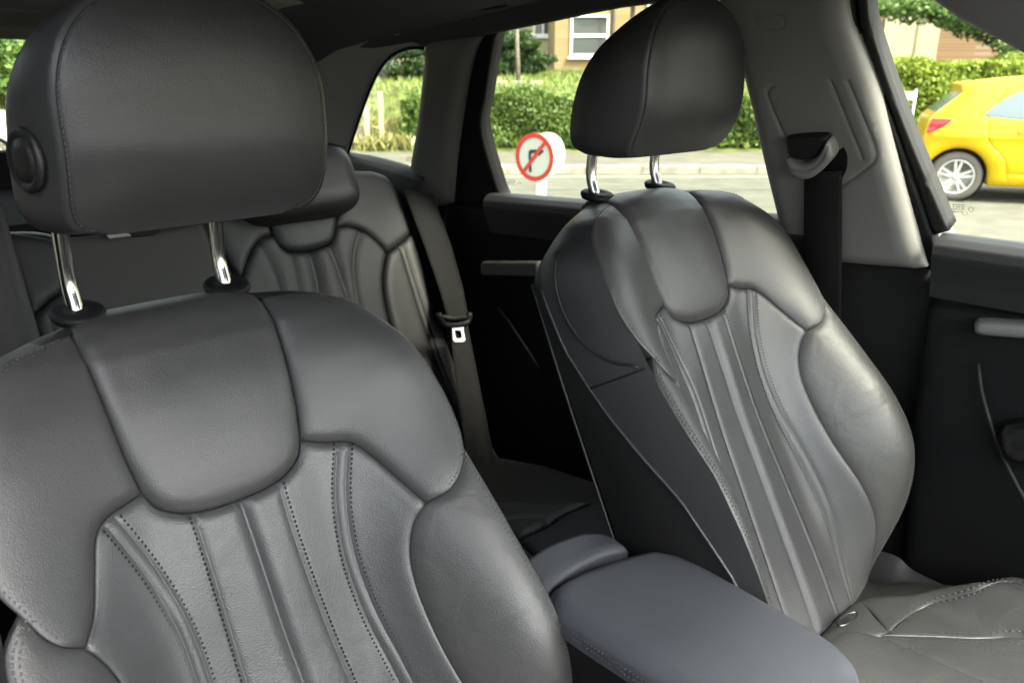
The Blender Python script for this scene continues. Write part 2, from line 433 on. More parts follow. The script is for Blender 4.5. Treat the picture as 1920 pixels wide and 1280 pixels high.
# resample back curve with the same parameter as the front one
def resample_like(FRc, BKc, step):
    outF, outB = [], []
    P = [np.array([*a, *b]) for a, b in zip(FRc, BKc)]
    c = cr(P, step); return [q[:2] for q in c], [q[2:] for q in c]
FRd, BKd = resample_like(FR, BK, .016)

def copy_tree(o, parent=None):
    c = o.copy(); C.objects.link(c); c.parent = parent
    for ch in list(o.children): copy_tree(ch, c)
    return c

def absorb(dst, src):
    """put the thread of src into the mesh of dst as a second material"""
    a, b = dst.data, src.data; n = len(a.vertices); na = len(a.polygons)
    mats = list(a.materials); mi = [p.material_index for p in a.polygons]
    V = [v.co[:] for v in a.vertices]+[v.co[:] for v in b.vertices]; F = [tuple(p.vertices) for p in a.polygons]+[tuple(n+i for i in p.vertices) for p in b.polygons]
    me = bpy.data.meshes.new(dst.name); me.from_pydata(V, [], F); me.update()
    for m in mats: me.materials.append(m)
    me.materials.append(b.materials[0]); k = len(me.materials)-1
    me.polygons.foreach_set('material_index', mi+[k]*len(b.polygons)); me.polygons.foreach_set('use_smooth', [True]*len(F))
    dst.data = me; bpy.data.objects.remove(src)
def headrest_mesh(parent):
    cx, cz = .012, .170; a = .127
    def outl(th):
        c, s = math.cos(th), math.sin(th)
        if s < 0: b, e = .103, 8
        else: b, e = .118, 2.35
        k = (abs(c/a)**e+abs(s/b)**e)**(-1/e); return k*c, k*s
    def yf(z): return -.106+.034*max(0, (.155-z)/.088)**2+.012*max(0, (z-.2)/.1)**2
    def yb(z): return .020-.06*max(0, (z-.10)/.15)**2-.004
    nT = 144
    rings = [(0, p) for p in (.0, .1, .2, .3, .4, .5, .6, .7, .78, .85, .90, .94, .965, .98, .99, .996)]
    rings += [(1, t) for t in (0, .012, .03, .06, .12, .2, .3, .4, .5, .6, .7, .8, .87, .93, .97, 1.0)]
    rings += [(2, p) for p in (.96, .88, .7, .5, .3, .1, 0)]
    TH0, TH1 = math.pi-1.25, math.pi+.80        # left side panel sector
    def win(th):                                # 1 inside a side-panel sector
        best = 0
        for c0 in (0, 1):
            q = th if c0 == 0 else (math.pi-th) % (2*math.pi)
            e = min(q-TH0, TH1-q); best = max(best, min(1, max(0, (e+.05)/.1)))
        return best
    def edge(th):
        d = 9
        for c0 in (0, 1):
            q = th if c0 == 0 else (math.pi-th) % (2*math.pi); d = min(d, abs(q-TH0), abs(q-TH1))
        return d
    V, tag = [], []
    for kind, p in rings:
        for j in range(nT):
            th = 2*math.pi*j/nT; ox, oz = outl(th)
            if kind == 0:
                sc_ = p; x, z = ox*sc_, oz*sc_; Y = yf(cz+oz*sc_)
                zz = cz+z; base = yf(cz+oz)*p**4+yf(zz)*(1-p**4)
                y = base-.013*(1-p**5)
                g = win(th)*.0028*max(0, (p-.965)/.035)
                f = 1-g/ .13; x, z = x*f, z*f
                y += g*.6
            elif kind == 1:
                A, B = yf(cz+oz), yb(cz+oz*.97); y = A+(B-A)*p
                f = 1+.030*math.sin(math.pi*min(1, p*1.1))**.8-.03*p**10 if p < .9 else 1+.030*max(0, math.sin(math.pi*min(1, p*1.1)))**.8-.03*p**10
                top = max(0, math.sin(th))
                f -= .10*top*p**1.5
                xs = 1+(.115+.05*max(0, -math.sin(th)))*math.sin(math.pi/2*min(1, p/.8))
                g = win(th)*.0028*max(0, 1-p/.03)+.003*math.exp(-(edge(th)/.03)**2)*(1 if p < 1 else 0)
                f -= g/.13; x, z = ox*f*xs, oz*f
            else:
                B = yb(cz+oz*.97); f = (1-.03)*p; f -= .10*max(0, math.sin(th))*p
                y = B*p+(yb(cz))*(1-p)+.014*(1-p**2)**.5; x, z = ox*f*(1.115+.05*max(0, -math.sin(th))), oz*f
            V.append((cx+x, y, cz+z))
    nR = len(rings); body, L_, R_ = [], [], []
    for i in range(nR-1):
        for j in range(nT):
            j2 = (j+1) % nT; f = (i*nT+j, i*nT+j2, (i+1)*nT+j2, (i+1)*nT+j)
            th = 2*math.pi*(j+.5)/nT
            w_ = rings[i][0] == 1 and rings[i+1][0] == 1
            if w_ and TH0 < th < TH1: L_.append(f)
            elif w_ and TH0 < (math.pi-th) % (2*math.pi) < TH1: R_.append(f)
            else: body.append(f)
    def sub(name, F, mt, par):
        ids = sorted({q for f in F for q in f}); m = {q: i for i, q in enumerate(ids)}
        return mesh(name, [V[q] for q in ids], [tuple(m[q] for q in f) for f in F], mt, par)
    h = sub('headrest', body, M['leather'], parent)
    sub('side_panel', L_, M['leather'], h); sub('side_panel', R_, M['leather'], h)
    # stitching just in front of the side seams
    VV, FF = [], []
    def frontpt(th, p):
        ox, oz = outl(th); zz = cz+oz*p; base = yf(cz+oz)*p**4+yf(zz)*(1-p**4)
        return np.array([cx+ox*p, base-.013*(1-p**5), zz])
    for sgn in (0, 1):
        th = TH0+.12
        while th < TH1-.04:
            t2 = th+.026; q = th if sgn == 0 else math.pi-th; q2 = t2 if sgn == 0 else math.pi-t2
            for dp in (.968,):
                a_, b_ = frontpt(q, dp), frontpt(q2, dp); n_ = np.array([0, -1, 0.]); t_ = (b_-a_)/np.linalg.norm(b_-a_); s_ = np.cross(t_, n_)
                k = len(VV)
                for P_, hh in ((a_, -.0004), (a_*.7+b_*.3, .0006), (a_*.3+b_*.7, .0006), (b_, -.0004)):
                    VV += [P_+s_*.0007, P_+n_*(hh+.0006), P_-s_*.0007]
                for i in range(3):
                    for j in range(2): c0 = k+i*3+j; FF.append((c0, c0+1, c0+4, c0+3))
            th += .038
    absorb(h, mesh('t', VV, FF, M['thread']))
    return h

def soft(line, k=.35, d=.016):
    L_ = np.array(cr(line, .008))
    def f(V2):
        t = np.clip((segdist(V2, L_, False)-d*.7)/(d*.6), 0, 1); return k+(1-k)*t
    return f
def make_seat(loc):
    root = empty('car_seat', loc, 'x', 'car seat', 'front seats of the car')
    bl = np.array([0, 0, 0.])
    # back shell with upholstered sides
    V, F = [], []; n = len(FRd); K1, K2 = 14, 14; K = K1+K2
    frs = [float(np.interp(FRd[i][1], [-.76, -.62, -.535, -.43, -.337, -.262, -.20, -.12, -.03], [.05, .10, .16, .29, .47, .64, .77, .82, .82])) for i in range(n)]
    for i in range(n):
        ts = list(np.linspace(0, frs[i], K1+1))+list(np.linspace(frs[i], 1, K2+1))[1:]
        for t_ in ts: V.append(shell_pt(i, t_))
    for i in range(n-1):
        for k in range(K): a = i*(K+1)+k; F.append((a, a+1, a+K+2, a+K+1))
    # close the back
    kb = len(V); V.append(sV*(-.40)+sN*(-.05))
    for i in range(n-1): F.append((i*(K+1)+K, kb, (i+1)*(K+1)+K))
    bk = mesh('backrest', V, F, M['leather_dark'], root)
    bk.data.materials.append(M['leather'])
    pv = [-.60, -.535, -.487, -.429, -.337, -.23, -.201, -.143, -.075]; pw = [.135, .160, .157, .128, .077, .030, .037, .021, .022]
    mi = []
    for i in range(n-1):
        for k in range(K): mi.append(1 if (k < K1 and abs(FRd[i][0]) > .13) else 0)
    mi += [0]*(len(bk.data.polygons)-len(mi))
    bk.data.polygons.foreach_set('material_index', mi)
    head = panel('head_panel', head_out, seat_map, M['leather'], bk, r=.017, depth=.009, space=.008, bulge=.005, bw=.06)
    shp = {}; bop = []
    for nm, o, b_, e in (('R', shO_R, shB_R, 1), ('L', shO_L, shB_L, -1)):
        hp = hpR_part if e > 0 else mir(hpR_part)
        oo = loop(b_, o, hp, step=.006)
        shp[nm] = panel('shoulder_panel', oo, seat_map, M['leather'], bk, r=.014, depth=.007, space=.008, bulge=.003, bw=.05, noround=soft(o[1:]))
    co = loop(shB_L, cenL, [(-.214, -.76), (.214, -.76)], rev(cenR), rev(shB_R), hpB, rev(mir(hpB)), step=.006)
    gw = .020
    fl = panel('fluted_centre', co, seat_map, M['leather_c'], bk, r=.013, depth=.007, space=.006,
          grooves=[(shift(dblR, .0055), .006, .0019), (shift(dblR, -.0055), .006, .0019), (sgR, .009, .0026), (grv, .015, .0075), (sgL, .008, .0022), (shift(dblL, .0055), .006, .0019), (shift(dblL, -.0055), .006, .0019)],
          extra=lambda V2: .0010*np.cos(np.clip((V2[:, 0]-.02)/.11, -1, 1)*math.pi*2.0)*np.clip((-V2[:, 1]-.24)/.08, 0, 1))
    for c_, s_, o_ in ((cenR, shTR, bolR), (cenL, shTL, bolL)):
        oo = loop(s_, o_, rev(c_), step=.007)
        bop.append(panel('side_bolster', oo, seat_map, M['leather_worn'], bk, r=.014, depth=.008, space=.008, noround=soft(o_)))
    tmp = stitches('t', [(shift(dblR, .0100), .0), (shift(dblR, -.0100), .0), (shift(sgR, .0055), -.0001), (shift(dblL, .0100), .0), (shift(dblL, -.0100), .0), (shift(sgL, -.0050), -.0001)], seat_map, M['thread_dark'], None)
    absorb(fl, tmp)
    absorb(shp['L'], stitches('t', [(shift(shO_L[1:], -.0088), .0001), (shift(shO_L[1:], -.0045), -.0002)], seat_map, M['thread'])); absorb(shp['R'], stitches('t', [(shift(shO_R[1:], .0088), .0001), (shift(shO_R[1:], .0045), -.0002)], seat_map, M['thread']))
    absorb(bop[1], stitches('t', [(shift(bolL, .0094), .0001), (shift(bolL, .0048), -.0002)], seat_map, M['thread']))
    absorb(bop[0], stitches('t', [(shift(bolR, -.0094), .0001), (shift(bolR, -.0048), -.0002), ([(.205, -.715), (.225, -.66), (.247, -.60), (.262, -.55)], .0005), ([(.197, -.71), (.217, -.655), (.239, -.598), (.256, -.548)], .0005)], seat_map, M['thread']))
    # piped seams of the side
    for sg in (-1, 1):
        def P(v, w_, u): return np.array([sg*u, 0, 0])+sV*v+sN*w_
        idx = [i for i in range(n) if FRd[i][0]*sg > .1 and -.70 <= FRd[i][1] <= -.11]
        tube('piping', [shell_pt(i, frs[i])+np.array([sg*.001, 0, 0]) for i in idx], .0022, M['leather'], bk)
        pool = [(shell_pt(i, t_), i) for i in range(n) if FRd[i][0]*sg > .1 for t_ in np.linspace(0, 1, 60)]
        pv_ = np.array([[p_@sV, p_@sN] for p_, i in pool])
        def on_shell(v, w_): k_ = np.argsort(((pv_-[v, w_])**2).sum(1))[:6]; return np.mean([pool[q][0] for q in k_], axis=0)+np.array([sg*.0015, 0, 0])
        def sm(L_): L_ = cr(L_, .01); return [on_shell(*q) for q in L_]
        def relax(L_): return [L_[0]]+[(a+b*2+c)/4 for a, b, c in zip(L_, L_[1:], L_[2:])]+[L_[-1]]
        tube('piping', relax(relax(sm([(-.075, .030), (-.110, .024), (-.155, .024), (-.200, .036), (-.235, .068), (-.252, .105)]))), .0020, M['leather_dark'], bk)
        ic = min((i for i in range(n) if FRd[i][0]*sg > .1), key=lambda i: abs(FRd[i][1]+.256))
        tube('cross_seam', [shell_pt(ic, t_)+np.array([sg*.0008, 0, 0]) for t_ in np.linspace(.04, frs[ic], 14)], .0012, M['thread_dark'], bk)
        tube('piping', [P(-.10, -.026, .243), P(-.235, -.027, .247), P(-.377, -.028, .247), P(-.50, -.028, .247), P(-.70, -.028, .247)], .0022, M['leather_dark'], bk, step=.02)
    # headrest, posts and their collars
    hr = headrest_mesh(root)
    for u in (-.08, .08):
        tube('post', [(u, .001, -.012), (u, .004, .006), (u, .010, .022), (u, .013, .034), (u, .013, .05), (u, .009, .09), (u, .003, .14)], .0082, M['chrome'], hr, step=.006, n=20)
        rt = Matrix.Rotation(R(9), 3, 'X')
        lathe('collar', [(.0240, -.008), (.0262, -.003), (.0262, -.0005), (.0235, .002), (.012, .0028), (.0095, .0015)], M['plastic'], bk, (u, -.001, .0085), rot=rt)
    return root, bk, hr
seatF, bkF, hrF = make_seat((1.023, .792, -.181))
setp(seatF, 'charcoal leather front seat beside the silver-handled door, its backrest seen down to the worn cushion')
# cushion of the front seats, drawn where the far one shows it
SX, SY, SZ = 1.023, .792, -.181
def cush(x, y, h=0):
    u = x; b = max(0, (abs(u)-.16)/.08); b = min(1, b); b = b*b*(3-2*b)*min(1, max(0, (.40-y)/.14))
    z = -.795+.10*(.40-min(.42, y))*.5+.045*b-.10*max(0, (y-.36))*2
    return np.array([u, y-SY, z-SZ+h])
def cup(pts):
    out = []
    for x, y in pts:
        r = ray(x, y); z = -.785
        for _ in range(12):
            q = r*(z/r[2]); z = .5*z+.5*float(cush(q[0]-SX, q[1])[2]+SZ)
        q = r*(z/r[2]); out.append((float(q[0])-SX, float(q[1])))
    return out
c_all = poly([(-.25, .46), (.25, .46), (.262, .30), (.262, -.02), (.20, -.10), (-.20, -.10), (-.262, -.02), (-.262, .30)], .02)
def cush_low(x, y, h=0): return cush(x, y, h-.014)
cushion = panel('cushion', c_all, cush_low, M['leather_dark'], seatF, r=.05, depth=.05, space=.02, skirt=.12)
st = cup([(1668, 1183), (1700, 1155), (1745, 1130), (1830, 1106), (1925, 1095)]); st = st+[(.205, .05), (.205, -.06)]
inn = cup([(1650, 1188), (1800, 1193), (1930, 1198)])+[(.13, .05), (.13, -.06)]
rear_c = (.0, .395)
outer = [(.245, .37), (.255, .30), (.258, .2), (.258, .05), (.24, -.06)]
rl = cup([(1612, 1124), (1640, 1116), (1700, 1113), (1762, 1099), (1850, 1087), (1925, 1082)])+[(.262, .05), (.262, -.06)]
panel('cushion_side', loop([st[0], rl[0]], rl, [rl[-1], st[-1]], rev(st), step=.008), cush, M['leather_worn'], cushion, r=.016, depth=.004, space=.010, skirt=0)
panel('cushion_bolster', loop(st, [st[-1], inn[-1]], rev(inn), [inn[0], st[0]], step=.008), cush, M['leather_worn'], cushion, r=.014, depth=.0025, space=.012, skirt=0)
ml = mir(inn)
ci = panel('cushion_insert', loop(inn, [inn[-1], ml[-1]], rev(ml), [ml[0], (-.03, .375), (.03, .375), inn[0]], step=.008), cush, M['leather_worn'], cushion, r=.014, depth=.003, space=.012, skirt=0,
      grooves=[([(.055, .36), (.055, .2), (.05, .0)], .012, .003), ([(-.055, .36), (-.055, .2), (-.05, .0)], .012, .003)])
panel('cushion_side', loop([mir(st)[0], (-.15, .385), (-.19, .40)], [(-.19, .40), (-.225, .395), (-.245, .37)], mir(outer), [mir(outer)[-1], mir(st)[-1]], rev(mir(st)), step=.01), cush, M['leather_worn'], cushion, r=.014, depth=.009, space=.015)
panel('cushion_bolster', loop(mir(st), [mir(st)[-1], ml[-1]], rev(ml), [ml[0], mir(st)[0]], step=.01), cush, M['leather_worn'], cushion, r=.012, depth=.008, space=.015)
absorb(ci, stitches('t', [shift(st, .004), shift(st, -.004), shift(inn, .007), shift(inn, -.012), shift(inn, -.030)], cush, M['thread'], None, L=.005, gap=.003, rad=.0009, h=.0006))
# side shield, slide rail and floor frame below the cushion
box('seat_base', (-.23, -.80, -1.0), (.23, -.42, -.70), M['black'], seatF, .02)
cr_ = cup([(1548, 1262), (1540, 1200), (1556, 1168), (1612, 1122), (1640, 1150), (1670, 1183), (1650, 1188), (1605, 1206), (1575, 1235), (1548, 1262)])
panel('cushion_rear', loop(cr_, step=.006), lambda x, y, h: cush(x, y, h-.001), M['leather_worn'], cushion, r=.014, depth=.006, space=.008, skirt=0)
def xpl(p, X): r = ray(*p); q = r*(X/r[0]); return q-np.array([SX, SY, SZ])
lw = [xpl(p, 1.29) for p in ((1600, 1125), (1650, 1119), (1712, 1111), (1770, 1101))]; uw = [xpl(p, 1.33) for p in ((1645, 1030), (1684, 1044), (1712, 1068), (1774, 1098))]
lwc, uwc = np.array(cr(lw, .004)), np.array(cr(uw, .004))
def shield(a, b):
    f = lambda c: np.array([np.interp(a*(len(c)-1), range(len(c)), c[:, k]) for k in range(3)])
    p = f(lwc)*(1-b)+f(uwc)*b; return p+np.array([-.010, -.004, .004])*math.sin(math.pi*b)
grid('recliner_trim', shield, 20, 8, M['leather'], seatF)
bkl = [(float(q[0])-SX, float(q[1])-SY, -.785-SZ) for q in (ray(*p)*(-.785/ray(*p)[2]) for p in ((1570, 1163), (1590, 1150), (1606, 1148), (1603, 1158), (1586, 1170), (1572, 1172)))]
tube('belt_buckle', bkl, .0022, mat('dark_metal', (.10, .10, .095), .35, metal=1), cushion, step=.004, closed=True)

seatN = copy_tree(seatF); seatN.location = (.301, .872, -.2375)
setp(seatN, 'charcoal leather front seat nearest the viewer, filling the left half below its large headrest', 'car seat', 'front seats of the car')
for ch in seatN.children:
    if ch.name.startswith('backrest'): ch.rotation_euler = (R(3), 0, 0)
    if ch.name.startswith('headrest'): 
        ch.location = (.012, -.020, .030); hrN = ch
        for q in ch.children:
            if q.name.startswith('post'): q.location = (-.012, .020, -.030)
rb = Matrix.Rotation(R(90), 3, 'Y')
bt = lathe('adjuster_button', [(.028, -.003), (.028, .001), (.0255, .0035), (.0215, .0030), (.0195, .0005), (.0188, .0005), (.018, .0032), (.008, .0042)], M['leather_dark'], hrN, (-.1315, -.062, .138), rot=Vector((-.975, -.20, .03)).to_track_quat('Z', 'Y').to_matrix())

# ---------------------------------------------------------------- centre console armrest
con = empty('centre_armrest', (.662, .35, -1.15), 'padded charcoal armrest lid on the black console between the two front seats', 'armrest')
co_ = plo(con)
def cp(pts, Z): 
    out = []
    for x, y in pts: r = ray(x, y); r = r*(Z/r[2]); out.append((float(r[0]), float(r[1])))
    return out
lidR = cp([(1221, 1022), (1290, 1034), (1390, 1086), (1500, 1152), (1562, 1192), (1604, 1236), (1618, 1280)], -.59)
lz = -.592
lid_l = [(.577, .14), (.573, .25), (.571, .40), (.573, .52), (.585, .545)]
endp = (lidR[-1][0]-.004, .20)
def lidmap(x, y, h=0): return np.array([x, y, -.580+h-.02*((x-.662)/.09)**2*.35+.03*max(0, .25-y)*0])
lo_ = loop(lid_l, [lid_l[-1], (.62, .557), lidR[0]], lidR, [lidR[-1], (lidR[-1][0]-.012, .17), (.70, .135), (.62, .128), (.577, .14)], step=.008)
lid = panel('lid', lo_, lidmap, M['lid'], con, r=.024, depth=.020, space=.009, skirt=.012, off=co_)
def lside(x, y, h=0): return np.array([x, y, -.606+h])
base_o = [(.662+(p[0]-.662)*.985, .34+(p[1]-.34)*.985) for p in lo_]
prism('console_body', [(p[0], p[1], -.612) for p in base_o], [(p[0], p[1], -1.15) for p in base_o], M['plastic'], con, co_)
def lst(x, y, h=0): return np.array([float(np.interp(x, [.14, .25, .40, .52], [.576, .572, .570, .572]))-.0012-h, x, y])
absorb(lid, stitches('t', [[(.14, -.602), (.40, -.602), (.53, -.600)], [(.14, -.609), (.40, -.609), (.53, -.607)]], lst, M['thread'], None, off=co_))
def hinge(x, y, h=0): return np.array([x, y, -.589+h-.008*((x-.662)/.09)**2-.10*max(0, y-.585)])
panel('hinge_cover', loop([(.577, .553), (.63, .565), (.70, .565), (.752, .556)], [(.752, .556), (.758, .60), (.735, .625)], [(.735, .625), (.66, .632), (.59, .622), (.570, .60), (.577, .553)], step=.006), hinge, M['lid'], con, r=.014, depth=.010, space=.007, skirt=.12, off=co_)

M['leather_shaded'] = leather('shaded_leather', (.014, .0152, .0155), .55, .4, 900)  # seat leather with the dimness of the rear cabin put into its colour
# ---------------------------------------------------------------- rear seat bench
RT = R(25); rV = np.array([0, math.sin(RT), math.cos(RT)]); rN = np.array([0, -math.cos(RT), math.sin(RT)]); rO = np.array([.0, 1.655, -.35])
def rmap(u, v, h=0): return np.array([u, 0, 0])+rO+rV*v+rN*h
def rp(pts, h=0):
    out = []
    for x, y in pts:
        r = ray(x, y); k = ((rO+rN*h)@rN)/(r@rN); P_ = r*k-rO; out.append((float(P_[0]), float(P_@rV)))
    return out
rear = empty('rear_seat', (.66, 1.40, -1.15), 'dark leather rear bench seat behind the two front seats', 'car seat'); ro = plo(rear)
def prof(u): return 0
base = rp([(770, 330), (800, 440), (840, 590), (1000, 820), (1090, 900)])
b_o = loop([(-.02, .10), (.30, .105), (.42, .09), (.47, .04), (.50, .04), (.60, .10)], [(.60, .10), (.80, .13), (1.00, .13), (1.10, .115)], rp([(722, 318)])[:1]*0+[(1.10, .115), (1.165, .07), (1.19, .0), (1.215, -.12), (1.245, -.30), (1.30, -.60)], [(1.30, -.60), (-.02, -.60)], [(-.02, -.60), (-.02, .10)], step=.02)
rb_ = panel('backrest', b_o, lambda u, v, h: rmap(u, v, h-.03), M['leather_dark'], rear, r=.05, depth=.05, space=.02, skirt=.10, off=ro)
rhp_px = [(500, 388), (506, 410), (515, 440), (532, 464), (560, 471), (600, 464), (624, 452), (631, 430), (633, 390)]
rhp = loop(rp(rhp_px), [rp(rhp_px)[-1], rp(rhp_px)[0]], step=.008)
panel('head_panel', rhp, lambda u, v, h: rmap(u, v, h+.002), M['leather_shaded'], rb_, r=.018, depth=.014, space=.012, bulge=.004, off=ro)
sR = rp([(632, 425), (660, 424), (690, 436), (715, 458), (728, 474)]); sO = rp([(728, 474), (750, 458), (775, 436)]); sT = rp([(775, 436), (765, 400), (748, 360), (728, 330), (700, 318)])
panel('shoulder_panel', loop(sR, sO, sT, [sT[-1], (sT[-1][0]-.10, sT[-1][1]+.0), rp([(633, 385)])[0]], [rp([(633, 385)])[0], sR[0]], step=.008), rmap, M['leather_shaded'], rb_, r=.02, depth=.014, space=.012, off=ro)
sL = rp([(513, 440), (490, 448), (474, 470), (462, 500), (456, 520)]); 
leftsh = rp([(456, 520), (440, 500), (425, 470), (405, 430), (392, 405)])
panel('shoulder_panel', loop(sL, leftsh, [leftsh[-1], rp([(500, 385)])[0]], [rp([(500, 385)])[0], sL[0]], step=.008), rmap, M['leather_shaded'], rb_, r=.02, depth=.014, space=.012, off=ro)
cb = rp([(728, 474), (722, 500), (720, 540), (732, 600), (760, 700)])
cL_ = rp([(456, 520), (448, 545), (440, 580), (470, 700)])
cbot = rp([(515, 441), (532, 465), (560, 472), (600, 465), (624, 453), (632, 426)])
panel('fluted_centre', loop(rev(sR), rev(cbot), sL, cL_, [cL_[-1], cb[-1]], rev(cb), step=.008), rmap, M['leather_shaded'], rb_, r=.016, depth=.010, space=.011, off=ro,
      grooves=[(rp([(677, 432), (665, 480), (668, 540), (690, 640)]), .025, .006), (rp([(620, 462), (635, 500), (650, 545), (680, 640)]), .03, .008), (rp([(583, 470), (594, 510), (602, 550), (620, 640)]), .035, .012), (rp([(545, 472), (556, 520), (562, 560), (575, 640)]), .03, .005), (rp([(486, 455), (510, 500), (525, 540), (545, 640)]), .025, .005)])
oR = rp([(775, 436), (800, 520), (838, 640), (900, 790), (950, 880)])
panel('side_bolster', loop(rev(cb), sO, oR, [oR[-1], cb[-1]], step=.012), lambda u, v, h: rmap(u, v, h+.004), M['leather_dark'], rb_, r=.02, depth=.012, space=.016, off=ro, grooves=[(rp([(750, 462), (780, 560), (820, 680), (870, 800)]), .012, .004), (rp([(757, 455), (790, 560), (830, 680), (880, 800)]), .012, .004)])
# middle section with its fold-down armrest panel
mid = rp([(110, 446), (300, 430), (380, 414)]); 
mR = rp([(380, 414), (400, 470), (425, 540), (470, 680)]); mL = rp([(110, 446), (125, 500), (150, 580), (180, 680)])
panel('armrest_panel', loop(mid, mR, [mR[-1], mL[-1]], rev(mL), step=.012), lambda u, v, h: rmap(u, v, h+.006), mat('grey_vinyl', (.026, .026, .024), .65, bump=.3, bscale=900), rb_, r=.012, depth=.012, space=.02, off=ro)
g1 = rp([(190, 425), (305, 418), (298, 436), (285, 441), (262, 443), (205, 447), (196, 440)], .01)
prism('belt_outlet', [rmap(u, v, .011) for u, v in g1], [rmap(u, v, -.0) for u, v in g1], M['black'], rb_, ro)
g2 = rp([(198, 440), (238, 437), (246, 443), (205, 448)], .013)
prism('outlet_edge', [rmap(u, v, .016) for u, v in g2], [rmap(u, v, .010) for u, v in g2], M['alu'], rb_, ro)
# left outer section
q1 = rp([(0, 430), (60, 440), (105, 448)]); q2 = rp([(105, 448), (125, 500), (122, 545)]); q3 = rp([(122, 545), (95, 560), (62, 592)]); q4 = rp([(62, 592), (40, 540), (10, 470), (0, 430)])
panel('shoulder_panel', loop(q1, q2, q3, q4, step=.01), rmap, M['leather_shaded'], rb_, r=.02, depth=.012, space=.014, off=ro)
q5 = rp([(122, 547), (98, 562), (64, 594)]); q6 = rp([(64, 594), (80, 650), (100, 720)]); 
panel('fluted_centre', loop(q5, q6, [q6[-1], rp([(160, 720)])[0]], [rp([(160, 720)])[0], q5[0]], step=.01), rmap, M['leather_shaded'], rb_, r=.015, depth=.01, space=.014, off=ro, grooves=[(rp([(88, 568), (100, 620), (120, 700)]), .012, .004)])
# rear headrest: low padded block
rr_ = rp([(684, 335)], .075)[0][0]; rt_ = rp([(610, 258)], .075)[0][1]; rb2 = rp([(645, 392)], .075)[0][1]
def rhead(name, xc, hw=.15):
    zc, hh_ = (rt_+rb2)/2, (rt_-rb2)/2
    out = [(xc+hw*np.sign(math.cos(a))*abs(math.cos(a))**.42, zc+hh_*np.sign(math.sin(a))*abs(math.sin(a))**.55) for a in np.linspace(0, 2*math.pi, 72, endpoint=False)]
    return panel(name, out, lambda u, v, h: rmap(u, v, h+.075), M['leather_dark'], rear, r=.05, depth=.045, space=.012, skirt=.05, off=ro)
rhead('headrest', rr_-.15)
# cushion of the bench
def rcu(x, y, h=0): return np.array([x, y, -.90+(1.30-y)*.16+h])
def rcp(pts):
    out = []
    for x, y in pts:
        r = ray(x, y); t = (-.90+1.30*.16)/(r[2]+.16*r[1]); r = r*t; out.append((float(r[0]), float(r[1])))
    return out
rc = panel('cushion', poly([(-.02, 1.40), (1.27, 1.40), (1.30, 1.2), (1.27, .86), (.95, .80), (.0, .80)], .03), lambda x, y, h: rcu(x, y, h-.015), M['leather_dark'], rear, r=.06, depth=.06, space=.03, skirt=.2, off=ro)
pr_ = rcp([(1112, 936), (1060, 960), (1020, 985), (985, 1000)])
panel('cushion_side', loop(rcp([(1112, 936), (1200, 930)]), rcp([(1200, 930), (1190, 1010), (1060, 1080)]), rcp([(1060, 1080), (1010, 1040), (975, 1005)]), rcp([(975, 1005), (1020, 985), (1060, 960), (1112, 936)]), step=.012), rcu, M['leather_shaded'], rc, r=.02, depth=.015, space=.015, off=ro)
panel('cushion_insert', loop(rcp([(905, 935), (1000, 937), (1110, 935)]), rcp([(1110, 935), (1058, 958), (1018, 983), (973, 1003)]), rcp([(973, 1003), (905, 960), (905, 935)]), step=.012), rcu, M['leather_shaded'], rc, r=.02, depth=.012, space=.015, off=ro, grooves=[(rcp([(950, 970), (1000, 968), (1035, 975)]), .02, .006)])

# ---------------------------------------------------------------- pillar trims
# C pillar
cpil = empty('pillar_trim', gh(1.62, -.30, .0), 'plain grey pillar trim between the small rear quarter window and the rear door window', 'trim'); oo = plo(cpil)
cpo = loop(ghp([(806, 72), (803, 110), (790, 220), (775, 318), (782, 360), (806, 402)]), ghp([(806, 402), (822, 388), (856, 376)]), ghp([(856, 376), (862, 300), (872, 230), (885, 150), (898, 95), (915, 62)]), ghp([(915, 62), (860, 66), (806, 72)]), step=.015)
panel('pillar_cover', cpo, lambda y, z, h: gh(y, z, h+.035), M['trim'], cpil, r=.05, depth=.030, space=.02, skirt=.05, off=oo)
# D pillar / rear corner
dp = empty('rear_corner_trim', (1.15, 2.3, -.3), 'grey moulded trim sweeping round the rear corner behind the small quarter window', 'trim'); oo = plo(dp)
edge = [gh(*p, .02) for p in ghp([(806, 84), (780, 84), (750, 96), (728, 118), (712, 146), (694, 190), (678, 236), (662, 285), (650, 330), (640, 380)])]
E_ = np.array(cr(edge, .02)); nE = len(E_)
def dtrim(a, b):
    p = E_[min(nE-1, int(round(a*(nE-1))))]; q = np.array([.99+.04*a, 2.62-.10*a+.0*b, .125-.52*a])
    if a < .25: q = q*(a/.25)+np.array([.95, 1.75+.5*a, .165])*(1-a/.25)
    c = np.array([p[0]-.01, q[1]*.75+p[1]*.25, max(p[2], q[2])*.5+min(p[2], q[2])*.5+.02])
    return (1-b)**2*p+2*b*(1-b)*c+b*b*q
grid('corner_cover', dtrim, nE-1, 24, M['trim_lit'], dp, oo, thick=.004)
ln = [dtrim(.62, b) for b in np.linspace(0.02, .9, 14)]
tube('seam', [p+np.array([-.003, 0, .0]) for p in ln], .0018, M['black'], dp, oo)
tube('edge_seal', [p+np.array([-.001, 0, 0]) for p in edge], .004, M['black'], dp, oo, step=.02)
lathe('hook', [(.028, 0), (.030, .012), (.024, .026), (.012, .030)], M['gloss'], dp, np.array([*gh(*ghp([(612, 243)])[0], .03)])-oo, rot=Matrix.Rotation(R(-70), 3, 'Y'))

